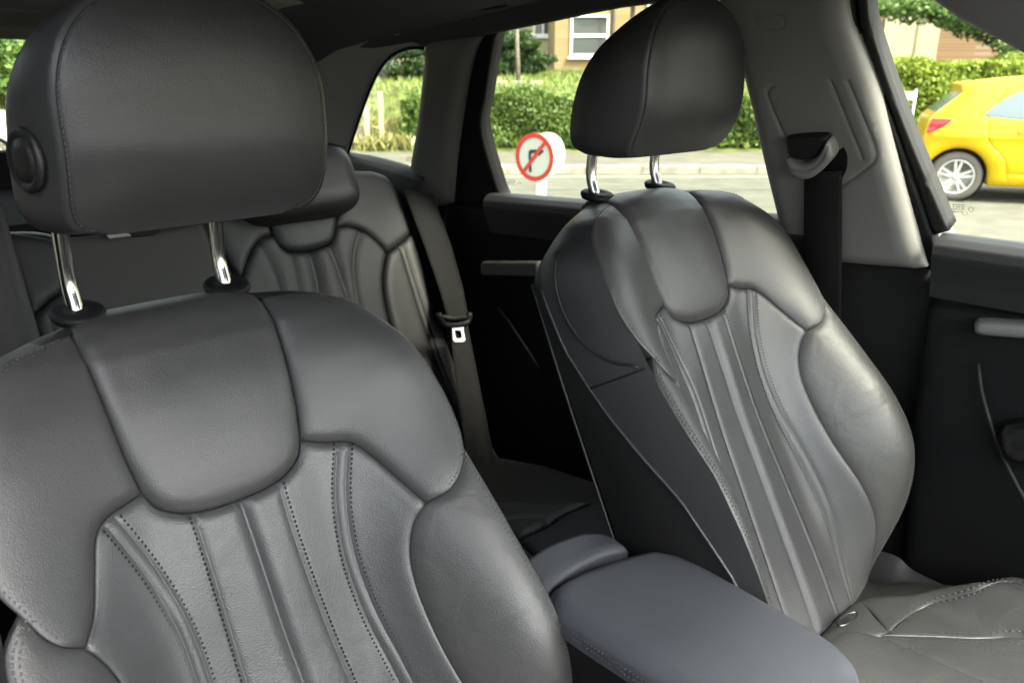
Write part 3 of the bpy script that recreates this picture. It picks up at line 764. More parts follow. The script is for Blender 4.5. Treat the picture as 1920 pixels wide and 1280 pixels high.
# B pillar
bp = empty('pillar_trim', gh(.58, -.3, 0), 'grey pillar trim carrying the belt height adjuster beside the front door window', 'trim'); oo = plo(bp)
bpo = loop(ghp([(1352, -60), (1368, 0), (1400, 90), (1428, 200), (1450, 300), (1474, 400), (1490, 470)]), ghp([(1490, 470), (1600, 478), (1748, 488)]), ghp([(1748, 488), (1700, 318), (1664, 190), (1632, 100), (1606, 30), (1596, -60)]), ghp([(1596, -60), (1352, -60)]), step=.012)
bpm = lambda y, z, h=0: gh(y, z, h+.045)
rec_o = ghp([(1462, 150), (1470, 138), (1580, 128), (1612, 130), (1664, 268), (1640, 300), (1590, 330), (1545, 330), (1530, 300)])
panel('pillar_cover', bpo, bpm, M['trim'], bp, r=.030, depth=.026, space=.008, skirt=.06, off=oo,
      grooves=[(ghp([(1475, 140), (1464, 152), (1482, 200), (1508, 262), (1528, 308), (1545, 335)]), .006, .0030), (ghp([(1614, 130), (1640, 195), (1664, 266), (1645, 292), (1592, 330)]), .007, .0035),
               (ghp([(1583, 128), (1600, 170), (1640, 270)]), .006, .0025),
               (ghp([(1442, 14), (1446, 10), (1490, 8), (1496, 12), (1496, 28), (1492, 31), (1452, 33), (1446, 30), (1442, 14)]), .004, .0018)])
# belt outlet pocket and guide
po = ghp([(1510, 262), (1560, 268), (1590, 262), (1607, 250), (1613, 262), (1612, 290), (1596, 318), (1575, 330), (1545, 322), (1528, 298)])
panel('belt_slot', loop(po+[po[0]], step=.006), lambda y, z, h: gh(y, z, h+.0462), M['black'], bp, r=.004, depth=.001, space=.01, skirt=0, off=oo)
def ghc(px, py, h): return gh(*ghp([(px, py)])[0], h)
# guide: curved plastic hood
M['guide'] = mat('guide_plastic', (.20, .195, .18), .42)
gb = ghp([(1510, 262), (1530, 270), (1552, 268), (1570, 256), (1582, 236), (1587, 228), (1594, 240), (1597, 258), (1580, 280), (1557, 297), (1534, 299), (1520, 288), (1510, 262)])
panel('belt_guide', loop(gb, step=.004), lambda y, z, h: gh(y, z, h+.072), M['guide'], bp, r=.009, depth=.008, space=.005, skirt=.03, off=oo, grooves=[(ghp([(1518, 282), (1540, 284), (1562, 276), (1580, 258), (1590, 238)]), .004, .002)])
hp_ = ghp([(1507, 228), (1545, 224), (1583, 224), (1580, 240), (1567, 256), (1551, 265), (1530, 266), (1512, 258), (1507, 228)])
panel('adjuster_button', loop(hp_, step=.005), lambda y, z, h: gh(y, z, h+.064), M['trim_dark'], bp, r=.008, depth=.006, space=.006, skirt=.02, off=oo)

# front seat belt hanging from the pillar
fb = empty('seat_belt', ghc(1565, 640, .05), 'black seat belt webbing hanging straight down the pillar beside the front door', 'seat belt'); oo = plo(fb)
def fbelt(a, b):
    top = ghc(1537+70*a, 292, .052); bot = ghc(1537+72*a, 760, .075)
    p = top*(1-b)+bot*b; p = p+np.array([-.006*math.sin(a*math.pi), 0, 0]); return p
grid('webbing', fbelt, 10, 30, M['belt'], fb, oo, thick=.0015)

# ---------------------------------------------------------------- lower B pillar
lf, lp = wallmap(1.40, .0)
low = empty('pillar_base', (1.40, .55, -.9), 'black lower pillar cover behind the far front seat, under the grey pillar trim', 'trim'); oo = plo(low)
lo2 = loop(lp([(1470, 470), (1600, 480), (1752, 489)]), lp([(1752, 489), (1762, 540), (1790, 700), (1815, 880), (1838, 1092)]), lp([(1838, 1092), (1840, 1300)])[:2], [lp([(1840, 1300)])[0], (.78, -1.15)], [(.78, -1.15), (.74, -.7), lp([(1470, 470)])[0]], step=.02)
panel('lower_cover', lo2, lambda y, z, h: lf(y, z, h+.012), M['trim_dark'], low, r=.02, depth=.012, space=.03, skirt=.08, off=oo)

# ---------------------------------------------------------------- front door (far side)
fd = empty('car_door', (1.45, .0, -1.1), 'front passenger door with aluminium pull handle, open view onto the yellow car', 'car door'); oo = plo(fd)
df, dpx = wallmap(1.42, 0)
# window frame upright
fo = loop(ghp([(1627, -60), (1628, 0), (1640, 70), (1700, 240), (1780, 432)]), ghp([(1780, 432), (1752, 440)]), ghp([(1752, 440), (1680, 230), (1620, 75), (1606, 0), (1604, -60)]), ghp([(1604, -60), (1627, -60)]), step=.012)
panel('window_frame', fo, lambda y, z, h: gh(y, z, h+.005), M['trim_dark'], fd, r=.006, depth=.004, space=.012, skirt=.03, off=oo)
so = loop(ghp([(1600, -60), (1606, 0), (1620, 75), (1680, 230), (1752, 442), (1758, 500)]), ghp([(1758, 500), (1738, 500)]), ghp([(1738, 500), (1668, 235), (1600, 75), (1588, 0), (1585, -60)]), ghp([(1585, -60), (1600, -60)]), step=.015)
panel('door_seal', so, lambda y, z, h: gh(y, z, h+.014), M['black'], fd, r=.010, depth=.008, space=.015, skirt=.02, off=oo)
# top frame and roof side of the door
yf0 = ghp([(1780, 432)])[0]
tr = loop(ghp([(1726, -20), (1800, 36), (1920, 100), (2050, 190)]), [ghp([(2050, 190)])[0], (-.45, .0)], [(-.45, .0), (-.2, .2), (.6, .2)], [(.6, .2), ghp([(1726, -20)])[0]], step=.03)
panel('upper_frame', tr, lambda y, z, h: gh(y, z, h+.01), mat('grey_upper', (.25, .24, .25), .7), fd, r=.02, depth=.012, space=.03, skirt=.03, off=oo)
# belt shelf and inner panel
zB = yf0[1]-.006
def shelf(a, b):
    y = .425-a*1.1; zt = -.238+.03*a*0
    pr2 = [(1.37, zt), (1.352, zt+.001), (1.335, zt-.004), (1.322, zt-.014), (1.318, zt-.030), (1.335, zt-.075), (1.34, zt-.10)]
    k = b*6; i = min(5, int(k)); f = k-i
    return np.array([pr2[i][0]*(1-f)+pr2[i+1][0]*f, y, pr2[i][1]*(1-f)+pr2[i+1][1]*f])
grid('belt_shelf', shelf, 12, 24, mat('soft_grey_plastic', (.016, .0165, .017), .5, bump=.3, bscale=1200), fd, oo)
dpn = loop([(.430, -.30), (.426, -.50), (.40, -.80), (.37, -1.1)], [(.37, -1.1), (-.6, -1.1)], [(-.6, -1.1), (-.6, -.30)], [(-.6, -.30), (.430, -.30)], step=.03)
panel('door_panel', dpn, lambda y, z, h: np.array([1.350-h, y, z]), M['plastic'], fd, r=.02, depth=.012, space=.02, skirt=.05, off=oo,
      grooves=[([(.43, -.352), (.30, -.348), (.0, -.34)], .010, .006)])
_, d34 = wallmap(1.34, 0)
h_ = d34([(1830, 602), (1836, 596), (1990, 606), (1990, 638), (1836, 626), (1830, 620)])
panel('pull_handle', loop([h_[0], h_[1]], [h_[1], h_[2]], [h_[2], h_[3]], [h_[3], h_[4]], [h_[4], h_[5], h_[0]], step=.006), lambda y, z, h: np.array([1.325-h, y, z]), M['alu'], fd, r=.010, depth=.010, space=.008, skirt=.02, off=oo)
pk = [d34([q])[0] for q in [(1836, 680), (1842, 730), (1862, 800), (1895, 880), (1935, 950), (2000, 1030)]]
tube('pocket_rim', [np.array([1.334, y, z]) for y, z in pk], .0035, M['trim_dark'], fd, oo, step=.02)
ar = [d34([q])[0] for q in [(1868, 812), (1880, 792), (1990, 780), (2040, 820), (2000, 860), (1900, 862)]]
panel('armrest', loop(ar+[ar[0]], step=.012), lambda y, z, h: np.array([1.315-h, y, z]), M['gloss'], fd, r=.02, depth=.018, space=.012, skirt=.04, off=oo)
# pane
pane = ghp([(1600, -80), (1640, 70), (1700, 240), (1790, 455)])+[(-.42, -.30), (-.42, .02), (.3, .18)]
mesh('window_glass', [gh(y, z, -.012) for y, z in pane], [tuple(range(len(pane)))], M['glass'], fd, False, oo)
# etched marks on the glass
def etched(cx_, cy_, sc_, par, ofs, rings=True, name='glass_marking'):
    V, F = [], []
    def dash(x0, x1, y0, y1):
        k = len(V)
        for x, y in ((x0, y0), (x1, y0), (x1, y1), (x0, y1)): V.append(ghc(cx_+x*sc_, cy_+y*sc_, -.010))
        F.append((k, k+1, k+2, k+3))
    def ring(x, y, rx, ry, wd=.8):
        for i in range(18):
            a0, a1 = 2*math.pi*i/18, 2*math.pi*(i+1)/18; k = len(V)
            for rr, a in ((1, a0), (1, a1), (1-wd/rx, a1), (1-wd/rx, a0)): V.append(ghc(cx_+(x+rx*rr*math.cos(a))*sc_, cy_+(y+ry*rr*math.sin(a))*sc_, -.010))
            F.append((k, k+1, k+2, k+3))
    if rings:
        for i in range(4): ring(-7+i*4.2, -14, 2.9, 2.4, .7)
    for j, wds in enumerate([(5, 6, 4), (3, 7, 5), (8, 2, 5), (6, 3, 3)]):
        x = -16
        for wd in wds:
            for q in range(wd): dash(x+q*1.3, x+q*1.3+.8, -8+j*4.3, -6+j*4.3+(q % 2)*.5)
            x += wd*1.3+1.6
    ring(19, 2, 5, 4.6, .8); ring(7, 9, 5.5, 3, .8)
    mesh(name, V, F, M['etch'], par, False, ofs)
M['etch'] = mat('etched_marking', (.10, .11, .09), .8)
etched(1797, 397, 1.0, fd, oo)

# ---------------------------------------------------------------- rear door (far side)
rd = empty('car_door', (1.45, 1.1, -1.1), 'rear passenger door with black window frame, seen between the two front seats', 'car door'); oo = plo(rd)
outerf = loop(ghp([(940, 40), (912, 60), (897, 90), (880, 160), (862, 270), (850, 385)]), ghp([(850, 385), (900, 395), (950, 380)]), ghp([(950, 380), (938, 361), (905, 246), (912, 180), (926, 90), (934, 64), (948, 53)]), ghp([(948, 53), (940, 40)]), step=.012)
panel('window_frame', outerf, lambda y, z, h: gh(y, z, h+.008), M['black'], rd, r=.012, depth=.008, space=.014, skirt=.03, off=oo)
sill = ghp([(938, 361), (1085, 372), (1475, 400)])
def shelf2(a, b):
    y = 1.50-a*.88; zt = -.284+.046*a
    x0 = 1.40-.45*(zt+.33)
    pr2 = [(x0+.01, zt), (x0-.012, zt+.001), (x0-.026, zt-.004), (x0-.036, zt-.016), (x0-.038, zt-.035), (x0-.02, zt-.08), (x0-.015, zt-.10)]
    k = b*6; i = min(5, int(k)); f = k-i
    return np.array([pr2[i][0]*(1-f)+pr2[i+1][0]*f, y, pr2[i][1]*(1-f)+pr2[i+1][1]*f])
grid('belt_shelf', shelf2, 12, 24, bpy.data.materials['soft_grey_plastic'], rd, oo)
panel('door_panel', poly([(1.72, -.33), (1.72, -1.1), (.70, -1.1), (.70, -.33)], .04), lambda y, z, h: np.array([1.385-h, y, z]), M['black'], rd, r=.02, depth=.012, space=.03, skirt=.05, off=oo)
_, d37 = wallmap(1.37, 0)
hh = d37([(902, 494), (906, 490), (1010, 490), (1010, 518), (906, 516), (902, 512)])
panel('pull_handle', loop([hh[0], hh[1]], [hh[1], hh[2]], [hh[2], hh[3]], [hh[3], hh[4]], [hh[4], hh[5]], [hh[5], hh[0]], step=.006), lambda y, z, h: np.array([1.365-h, y, z]), mat('dull_trim', (.10, .10, .085), .6), rd, r=.008, depth=.006, space=.008, skirt=.02, off=oo)
tube('pocket_rim', [np.array([1.37, *d37([q])[0]]) for q in [(935, 575), (965, 620), (995, 665), (1010, 690)]], .004, M['trim_dark'], rd, oo)
pane2 = ghp([(900, 30), (880, 250), (925, 385)])+[(.64, -.262), (.70, .14)]
mesh('window_glass', [gh(y, z, -.012) for y, z in pane2], [tuple(range(len(pane2)))], M['glass_rear'], rd, False, oo)
etched(957, 346, .62, rd, oo, False)

# quarter window
qw = empty('quarter_window', gh(1.8, -.2, -.01), 'small fixed quarter window glass ahead of the rear corner trim', 'window'); oo = plo(qw)
pane3 = ghp([(830, 60), (750, 80), (700, 130), (655, 260), (640, 330), (790, 345)])
mesh('glass_pane', [gh(y, z, -.012) for y, z in pane3], [tuple(range(len(pane3)))], M['glass_rear'], qw, False, oo)
etched(765, 302, .5, qw, oo, False)
def qsill(a, b):
    y = 2.16-a*.44; z = -.222-.035*a+.012*math.sin(a*3.1)
    p = gh(y, z, 0); pr2 = [(0, 0), (-.02, .002), (-.035, -.006), (-.05, -.02), (-.06, -.05), (-.06, -.12)]
    k = b*5; i = min(4, int(k)); f = k-i; return p+np.array([pr2[i][0]*(1-f)+pr2[i+1][0]*f, 0, pr2[i][1]*(1-f)+pr2[i+1][1]*f])
grid('sill_trim', qsill, 12, 15, M['plastic'], qw, oo)

# ---------------------------------------------------------------- rear seat belt with its tongue
rbt = empty('seat_belt', (1.30, 1.62, -.40), 'rear seat belt with a bright metal tongue hanging beside the bench', 'seat belt'); oo = plo(rbt)
def rearpt(px, py, Y, ): r = ray(px, py); return r*(Y/r[1])
LB = [(755, 355), (797, 465), (823, 540), (838, 592)]; RB = [(812, 365), (849, 470), (868, 540), (878, 592)]
def rbelt(a, b):
    k = b*3; i = min(2, int(k)); f = k-i
    l = np.array(LB[i])*(1-f)+np.array(LB[i+1])*f; r_ = np.array(RB[i])*(1-f)+np.array(RB[i+1])*f; p = l*(1-a)+r_*a
    return rearpt(p[0], p[1], 1.66-.21*b-.004*math.sin(a*3.14))
grid('webbing', rbelt, 8, 24, M['belt_rear'], rbt, oo, thick=.0015)
def rbelt2(a, b):
    p = np.array((842., 610))*(1-a)+np.array((876., 606))*a; q = np.array((880., 900))*(1-a)+np.array((935., 900))*a
    r_ = p*(1-b)+q*b; return rearpt(r_[0], r_[1], 1.44-.14*b)
grid('lower_webbing', rbelt2, 4, 16, M['belt'], rbt, oo, thick=.0015)
tube('belt_slider', [rearpt(x, y, 1.425) for x, y in [(822, 588), (830, 606), (846, 610), (870, 607), (879, 600), (880, 586)]], .0075, M['plastic'], rbt, oo, n=12, step=.008)
tube('belt_slider_bar', [rearpt(x, y, 1.43) for x, y in [(828, 594), (850, 597), (877, 593)]], .006, M['trim_dark'], rbt, oo, n=10)
def ring_plate(name, outer_, inner_, Y, th, mt, par, ofs):
    n = len(outer_); V = []
    for yy in (Y, Y+th):
        V += [rearpt(x, y, yy) for x, y in outer_]; V += [rearpt(x, y, yy) for x, y in inner_]
    F = []
    for i in range(n):
        j = (i+1) % n; F.append((i, j, n+j, n+i)); F.append((2*n+i, 3*n+i, 3*n+j, 2*n+j)); F.append((i, 2*n+i, 2*n+j, j)); F.append((n+i, n+j, 3*n+j, 3*n+i))
    return mesh(name, V, F, mt, par, False, ofs)
ring_plate('tongue', [(845, 611), (870, 611), (869, 617), (873, 637), (869, 641), (853, 641), (849, 637), (848, 617)], [(853, 619), (864, 619), (864.5, 622), (866, 631), (864, 634), (856, 634), (854.5, 631), (853, 622)], 1.42, .003, mat('tongue_steel', (.95, .95, .93), .55, metal=.15), rbt, oo)

# the strap at the far left of the bench
ls = empty('seat_belt', (.32, 1.62, -.45), 'grey belt webbing running down the bench at the left edge of view', 'seat belt'); oo = plo(ls)
def lbelt(a, b):
    l = np.array((-30., 380))*(1-b)+np.array((-2., 700))*b; r_ = np.array((2., 380))*(1-b)+np.array((95., 700))*b
    p = l*(1-a)+r_*a; k = rp([tuple(p)], .03)[0]; return rmap(k[0], k[1], .03+.004*math.sin(a*3.14*3))
grid('webbing', lbelt, 18, 20, mat('light_webbing', (.04, .039, .037), .7, bump=.4, bscale=500), ls, oo, thick=.0015)

# ---------------------------------------------------------------- roof lining and body shell
hl = empty('headliner', (.66, 1.0, .17), 'dark fabric roof lining running over the seats', 'headliner'); oo = plo(hl)
XC = .662
railz = .118
RZY = [-.6, 0, .4, .92, 1.05, 1.3, 1.55, 1.7, 1.9, 2.15]; RZZ = [.04, .08, .105, .118, .105, .083, .063, .050, .030, -.02]
def hlz(x, y):
    e = abs(x-XC)/.565; q = min(1, max(0, (e-.45)/.5)); q = q*q*(3-2*q); z = .185*(1-q)+(float(np.interp(y, RZY, RZZ))+.034)*q
    z -= .075*max(0, (y-1.7)/.9)**2
    z -= .02*max(0, (.3-y)/1.0)
    return z
def hlf(a, b): 
    y = -.36+b*2.96; hw = .555; x = XC+(a*2-1)*hw
    return np.array([x, y, hlz(x, y)])
grid('lining', hlf, 60, 80, M['headliner'], hl, oo, thick=.006)
# side rail above the doors
def railf(a, b):
    y = -.6+a*2.7; zb_ = float(np.mean(np.interp([y-.08, y-.04, y, y+.04, y+.08], RZY, RZZ))); x0 = 1.40-.45*(zb_+.33)
    pr2 = [(-.045, .046), (-.036, .026), (-.024, .010), (-.016, .002), (-.010, 0), (.004, .003), (.02, .02)]
    k = b*6; i = min(5, int(k)); f = k-i
    return np.array([x0+pr2[i][0]*(1-f)+pr2[i+1][0]*f, y, zb_+pr2[i][1]*(1-f)+pr2[i+1][1]*f])
grid('side_rail', railf, 40, 24, mat('rail_cloth', (.07, .065, .068), .9, bump=.3, bscale=900, btype='noise'), hl, oo, thick=.004)
hk = ghc(1402, 92, .04)
hook = box('coat_hook', hk-np.array([.008, .010, .018]), hk+np.array([.008, .010, .018]), M['gloss'], None, .006); setp(hook, 'small black coat hook beside the far headrest on the pillar', 'hook')
gr = empty('grab_handle', (1.17, 1.27, .13), 'dark folding grab handle on the roof lining above the rear door', 'handle'); oo = plo(gr)
tube('grip', [(1.168, 1.20, .150), (1.155, 1.205, .136), (1.150, 1.23, .130), (1.150, 1.34, .130), (1.155, 1.365, .136), (1.168, 1.37, .150)], .009, M['trim_dark'], gr, oo, step=.01)

# outer roof skin, rear hatch, near body side, bulkhead: what shades the cabin
body = empty('car_body', (.66, 1.0, -1.2), 'body shell of the car round the seats, mostly dark from inside', 'car body'); oo = plo(body)
def roof(a, b):
    y = -.36+b*3.11; x = XC+(a*2-1)*.60; return np.array([x, y, .235-.08*abs(a*2-1)**3-.09*max(0, (y-1.7)/1.)**2])
grid('roof_skin', roof, 20, 30, M['gloss'], body, oo, thick=.01)
box('floor_pan', (-.10, -1.2, -1.25), (1.43, 2.9, -1.16), M['carpet'], body, 0, off=oo)
box('rear_panel', (-.02, 2.55, -1.2), (1.35, 2.62, -.20), M['carpet'], body, 0, off=oo)
box('parcel_cover', (.0, 1.86, -.31), (1.30, 2.56, -.29), M['carpet'], body, 0, off=oo)
box('outer_panel', (1.425, -.9, -1.2), (1.46, 2.9, -.325), M['gloss'], body, 0, off=oo)
NG = lambda y, z, h=0: np.array([-.076+.45*(z+.33)-h, y, z])
box('blocking_door', (-.14, -.9, -1.2), (-.10, 1.149, -.34), M['plastic'], body, 0, off=oo)  # unseen closed near door, added to cut light from that side
mesh('blocking_pane', [(-.12, -.85, -.34), (-.12, .80, -.34), (-.10, .80, .14), (-.10, -.30, .14)], [(0, 1, 2, 3)], M['glass_block'], body, False, oo)  # unseen near window, darkened to keep side light out
for nm_, pts_ in (('pillar', [(.72, -.36), (.98, -.36), (.92, .20), (.70, .20)]), ('pillar', [(1.62, -.36), (1.80, -.36), (1.75, .12), (1.55, .15)])):
    prism(nm_, [NG(y, z, .0) for y, z in pts_], [NG(y, z, .05) for y, z in pts_], M['trim_dark'], body, oo)
mesh('blocking_pane', [NG(y, z, .03) for y, z in [(.98, -.36), (2.4, -.34), (2.1, .08), (.92, .16)]], [(0, 1, 2, 3)], M['glass_block'], body, False, oo)
box('near_rear_side', (-.12, 1.15, -1.2), (-.08, 2.6, -.30), M['carpet'], body, 0, off=oo)
box('bulkhead', (-.10, -.95, -1.2), (1.42, -.85, -.35), M['plastic'], body, 0, off=oo)
# hatch header and hatch glass
hd = empty('tailgate_trim', (.40, 2.5, .1), 'pale grey tailgate header trim above the rear screen at the left edge', 'trim'); oo = plo(hd)
def hdr(a, b):
    x = .0+a*1.2; P_ = [(2.30, .150), (2.42, .128), (2.46, .118), (2.47, .098), (2.48, .088), (2.55, .095)]
    k = b*5; i = min(4, int(k)); f = k-i; return np.array([x, P_[i][0]*(1-f)+P_[i+1][0]*f, P_[i][1]*(1-f)+P_[i+1][1]*f])
grid('header_cover', hdr, 10, 20, M['trim'], hd, oo, thick=.004)
rs_ = empty('rear_screen', (.66, 2.6, 0), 'heated rear screen glass at the left edge beside the near headrest', 'window'); oo = plo(rs_)
mesh('glass_pane', [(-.05, 2.52, .11), (1.30, 2.52, .11), (1.35, 2.66, -.30), (-.10, 2.66, -.30)], [(0, 1, 2, 3)], M['glass_rear'], rs_, False, oo)
for i in range(9):
    z = .08-i*.038; y = 2.52+(.11-z)*.34-.003
    tube('heater_wire', [(0, y, z), (1.2, y, z)], .0008, M['etch'], rs_, oo, n=5)
ws = empty('windscreen', (.66, -.9, -.1), 'clear windscreen glass at the front of the cabin', 'window'); oo = plo(ws)
mesh('glass_pane', [(.05, -.36, .15), (1.27, -.36, .15), (1.40, -1.15, -.34), (-.08, -1.15, -.34)], [(0, 1, 2, 3)], M['glass_clear'], ws, False, oo)
# doors, pillars, lining and screens are parts of the one car body: a main mesh each, its pieces beneath
def fold(root, main, name):
    kids = [o for o in root.children]; m = [o for o in kids if o.name.split('.')[0] == main][0]
    m.parent = body; m.location = root.location-body.location; m.name = name
    for o in kids:
        if o is not m: o.parent = m
    bpy.data.objects.remove(root)
fold(fd, 'door_panel', 'door'); fold(rd, 'door_panel', 'door'); fold(bp, 'pillar_cover', 'pillar_trim'); fold(cpil, 'pillar_cover', 'pillar_trim')
fold(dp, 'corner_cover', 'corner_trim'); fold(low, 'lower_cover', 'pillar_base'); fold(hl, 'lining', 'headliner'); fold(gr, 'grip', 'grab_handle')
fold(hd, 'header_cover', 'tailgate_trim'); fold(rs_, 'glass_pane', 'rear_screen'); fold(ws, 'glass_pane', 'windscreen'); fold(qw, 'glass_pane', 'quarter_window')
hook.parent = body; hook.location = -body.location; hook.name = 'coat_hook'
for k_ in ('label', 'category'):
    if k_ in hook: del hook[k_]

#EXT
# ================================================================== OUTSIDE: the street lies at an angle to the car
def leaf_mat(name, c1, c2, trans=.35, rough=.5):
    m = bpy.data.materials.new(name); m.use_nodes = True; n = m.node_tree; b = n.nodes['Principled BSDF']; out = n.nodes['Material Output']
    ge = n.nodes.new('ShaderNodeNewGeometry'); mx = n.nodes.new('ShaderNodeMix'); mx.data_type = 'RGBA'
    mx.inputs['A'].default_value = (*c1, 1); mx.inputs['B'].default_value = (*c2, 1)
    n.links.new(ge.outputs['Random Per Island'], mx.inputs['Factor']); n.links.new(mx.outputs['Result'], b.inputs['Base Color'])
    b.inputs['Roughness'].default_value = rough
    t = n.nodes.new('ShaderNodeBsdfTranslucent'); n.links.new(mx.outputs['Result'], t.inputs[0])
    ms = n.nodes.new('ShaderNodeMixShader'); ms.inputs[0].default_value = trans
    n.links.new(b.outputs[0], ms.inputs[1]); n.links.new(t.outputs[0], ms.inputs[2]); n.links.new(ms.outputs[0], out.inputs[0]); return m
M['lf_hedge'] = leaf_mat('hedge_leaf', (.055, .11, .02), (.19, .27, .055))
M['lf_bright'] = leaf_mat('bright_leaf', (.12, .19, .018), (.32, .40, .05))
M['lf_dark'] = leaf_mat('dark_leaf', (.02, .05, .012), (.075, .13, .035))
M['lf_tree'] = leaf_mat('tree_leaf', (.04, .10, .02), (.17, .27, .06))
M['grassb'] = leaf_mat('grass_blade', (.10, .17, .03), (.27, .30, .08), .3)
M['dry'] = leaf_mat('dry_stalk', (.18, .19, .06), (.32, .30, .11), .3)
M['bark'] = mat('bark', (.16, .14, .11), .9, noise=.3, nscale=8, bump=.5, bscale=60, btype='noise')
M['asphalt'] = mat('asphalt', (.095, .095, .074), .9, .3, noise=.16, nscale=3, bump=.3, bscale=90, btype='noise')
M['paving'] = mat('paving', (.105, .10, .078), .9, .3, noise=.14, nscale=2.3, bump=.3, bscale=60, btype='noise')
M['kerb'] = mat('kerb_stone', (.22, .21, .17), .9, .3, noise=.2, nscale=6)
M['line'] = mat('road_line', (.36, .33, .18), .8, noise=.15, nscale=20)
M['soil'] = mat('bank_soil', (.09, .11, .035), .95, .1, noise=.35, nscale=3, bump=.6, bscale=12, btype='noise')

def cloud(name, P, size, mt, parent=None, off=None, up=0.0, asp=.55, seed=1):
    rng = np.random.RandomState(seed); n = len(P); P = np.asarray(P, float)
    a = rng.normal(size=(n, 3)); a[:, 2] += up; a /= np.linalg.norm(a, axis=1)[:, None]
    b = rng.normal(size=(n, 3)); b -= a*(a*b).sum(1)[:, None]; b /= np.linalg.norm(b, axis=1)[:, None]
    c = np.cross(a, b); sz = size*(.6+.8*rng.rand(n))[:, None]
    V = np.empty((n, 4, 3)); V[:, 0] = P-a*sz; V[:, 1] = P+b*sz*asp+c*sz*.2; V[:, 2] = P+a*sz; V[:, 3] = P-b*sz*asp+c*sz*.2
    V = V.reshape(-1, 3)
    if off is not None: V = V-np.asarray(off)
    me = bpy.data.meshes.new(name); me.vertices.add(4*n); me.vertices.foreach_set('co', V.ravel())
    me.loops.add(4*n); me.loops.foreach_set('vertex_index', np.arange(4*n, dtype=np.int32)); me.polygons.add(n)
    me.polygons.foreach_set('loop_start', np.arange(0, 4*n, 4, dtype=np.int32)); me.polygons.foreach_set('loop_total', np.full(n, 4, np.int32)); me.update(); me.validate()
    return link(name, me, mt, parent)
def blob(n, rad, clumps, seed=1, shell=.55):   # leaf positions in an uneven crown built of clumps
    rng = np.random.RandomState(seed); out = []
    rad = np.array(rad, float); cc = rng.normal(size=(clumps, 3)); cc /= np.linalg.norm(cc, axis=1)[:, None]; cc *= (rng.rand(clumps, 1)**.4)*.8
    for i in range(clumps):
        m = n//clumps; d = rng.normal(size=(m, 3)); d /= np.linalg.norm(d, axis=1)[:, None]
        r_ = (.20+.22*rng.rand())*(shell+(1-shell)*rng.rand(m, 1)); out.append((cc[i]+d*r_)*rad)
    return np.concatenate(out)

def plane(name, pts, mt, lab=None):
    o = mesh(name, pts, [tuple(range(len(pts)))], mt, None, False); setp(o, lab, None, None, 'structure'); return o
KD, PD = 12.9, 15.3
road = plane('road', [E3(-90, -60, GZ), E3(90, -60, GZ), E3(90, KD, GZ), E3(-90, KD, GZ)], M['asphalt'], 'pale grey asphalt road beyond the side windows')
gl_ = plane('road_marking', [E3(-40, 12.42, GZ+.004), E3(40, 12.42, GZ+.004), E3(40, 12.52, GZ+.004), E3(-40, 12.52, GZ+.004)], M['line'], 'worn painted line along the far edge of the road')
plane('road_seam', [E3(-40, 10.9, GZ+.004), E3(40, 11.1, GZ+.004), E3(40, 11.15, GZ+.004), E3(-40, 10.95, GZ+.004)], mat('tar_seam', (.07, .07, .06), .9), 'dark tar seam along the road surface')
# kerb: individual stones in one line, with the pavement behind
V, F = [], []
s = -40.
while s < 40:
    k = len(V); e = s+.905
    for x in (s, e):
        for d_, z_ in ((KD, GZ-.05), (KD, GZ+.105), (KD+.02, GZ+.122), (KD+.14, GZ+.124), (KD+.14, GZ-.05)): V.append(E3(x, d_, z_))
    for i in range(4): F.append((k+i, k+i+1, k+5+i+1, k+5+i))
    s += .915
setp(mesh('kerb', V, F, M['kerb'], None, False), 'pale kerb stones between road and pavement', None, None, 'structure')
plane('pavement', [E3(-90, KD+.14, GZ+.12), E3(90, KD+.14, GZ+.12), E3(90, PD+.6, GZ+.12), E3(-90, PD+.6, GZ+.12)], M['paving'], 'asphalt pavement in front of the hedge')
# bank
bprof = [(15.3, -1.38), (15.9, -1.25), (16.6, -.75), (17.4, -.33), (19, -.20), (21.5, -.06), (25, .03), (32, .2), (60, .4), (160, .5)]
rng = np.random.RandomState(3)
def bank(a, b):
    k = b*(len(bprof)-1); i = min(len(bprof)-2, int(k)); f = k-i; s = (a*2-1)*90
    d_ = bprof[i][0]*(1-f)+bprof[i+1][0]*f; z = bprof[i][1]*(1-f)+bprof[i+1][1]*f
    return E3(s, d_, z+.04*math.sin(s*1.7+d_)*min(1, (d_-15.3))+.03*math.sin(s*4.1))
def bz(d_): return float(np.interp(d_, [p[0] for p in bprof], [p[1] for p in bprof]))
setp(grid('bank', bank, 240, 36, M['soil']), 'grassy bank rising behind the pavement and hedge', None, None, 'structure')
# grass on the bank
n = 26000; ss = rng.uniform(-13, 13, n); dd = 15.5+rng.rand(n)**1.2*10; P = np.array([E3(a, b, bz(b)+.05) for a, b in zip(ss, dd)])
setp(cloud('grass', P, .10, M['grassb'], up=2.6, asp=.18), 'yellow green grass covering the bank behind the hedge', 'grass', None, 'stuff')
s0, s1 = XP(600, 250, 15.5)[0], XP(775, 250, 15.5)[0]
n = 3600; ss = rng.uniform(s0-1.5, s1, n); dd = 15.35+rng.rand(n)*.9; P = np.array([E3(a, b, bz(b)+.05+.15*rng.rand()) for a, b in zip(ss, dd)])
setp(cloud('dry_grass', P, .13, M['dry'], up=2.2, asp=.16, seed=5), 'straw coloured dry grass at the foot of the bank beside the pavement', 'grass', None, 'stuff')

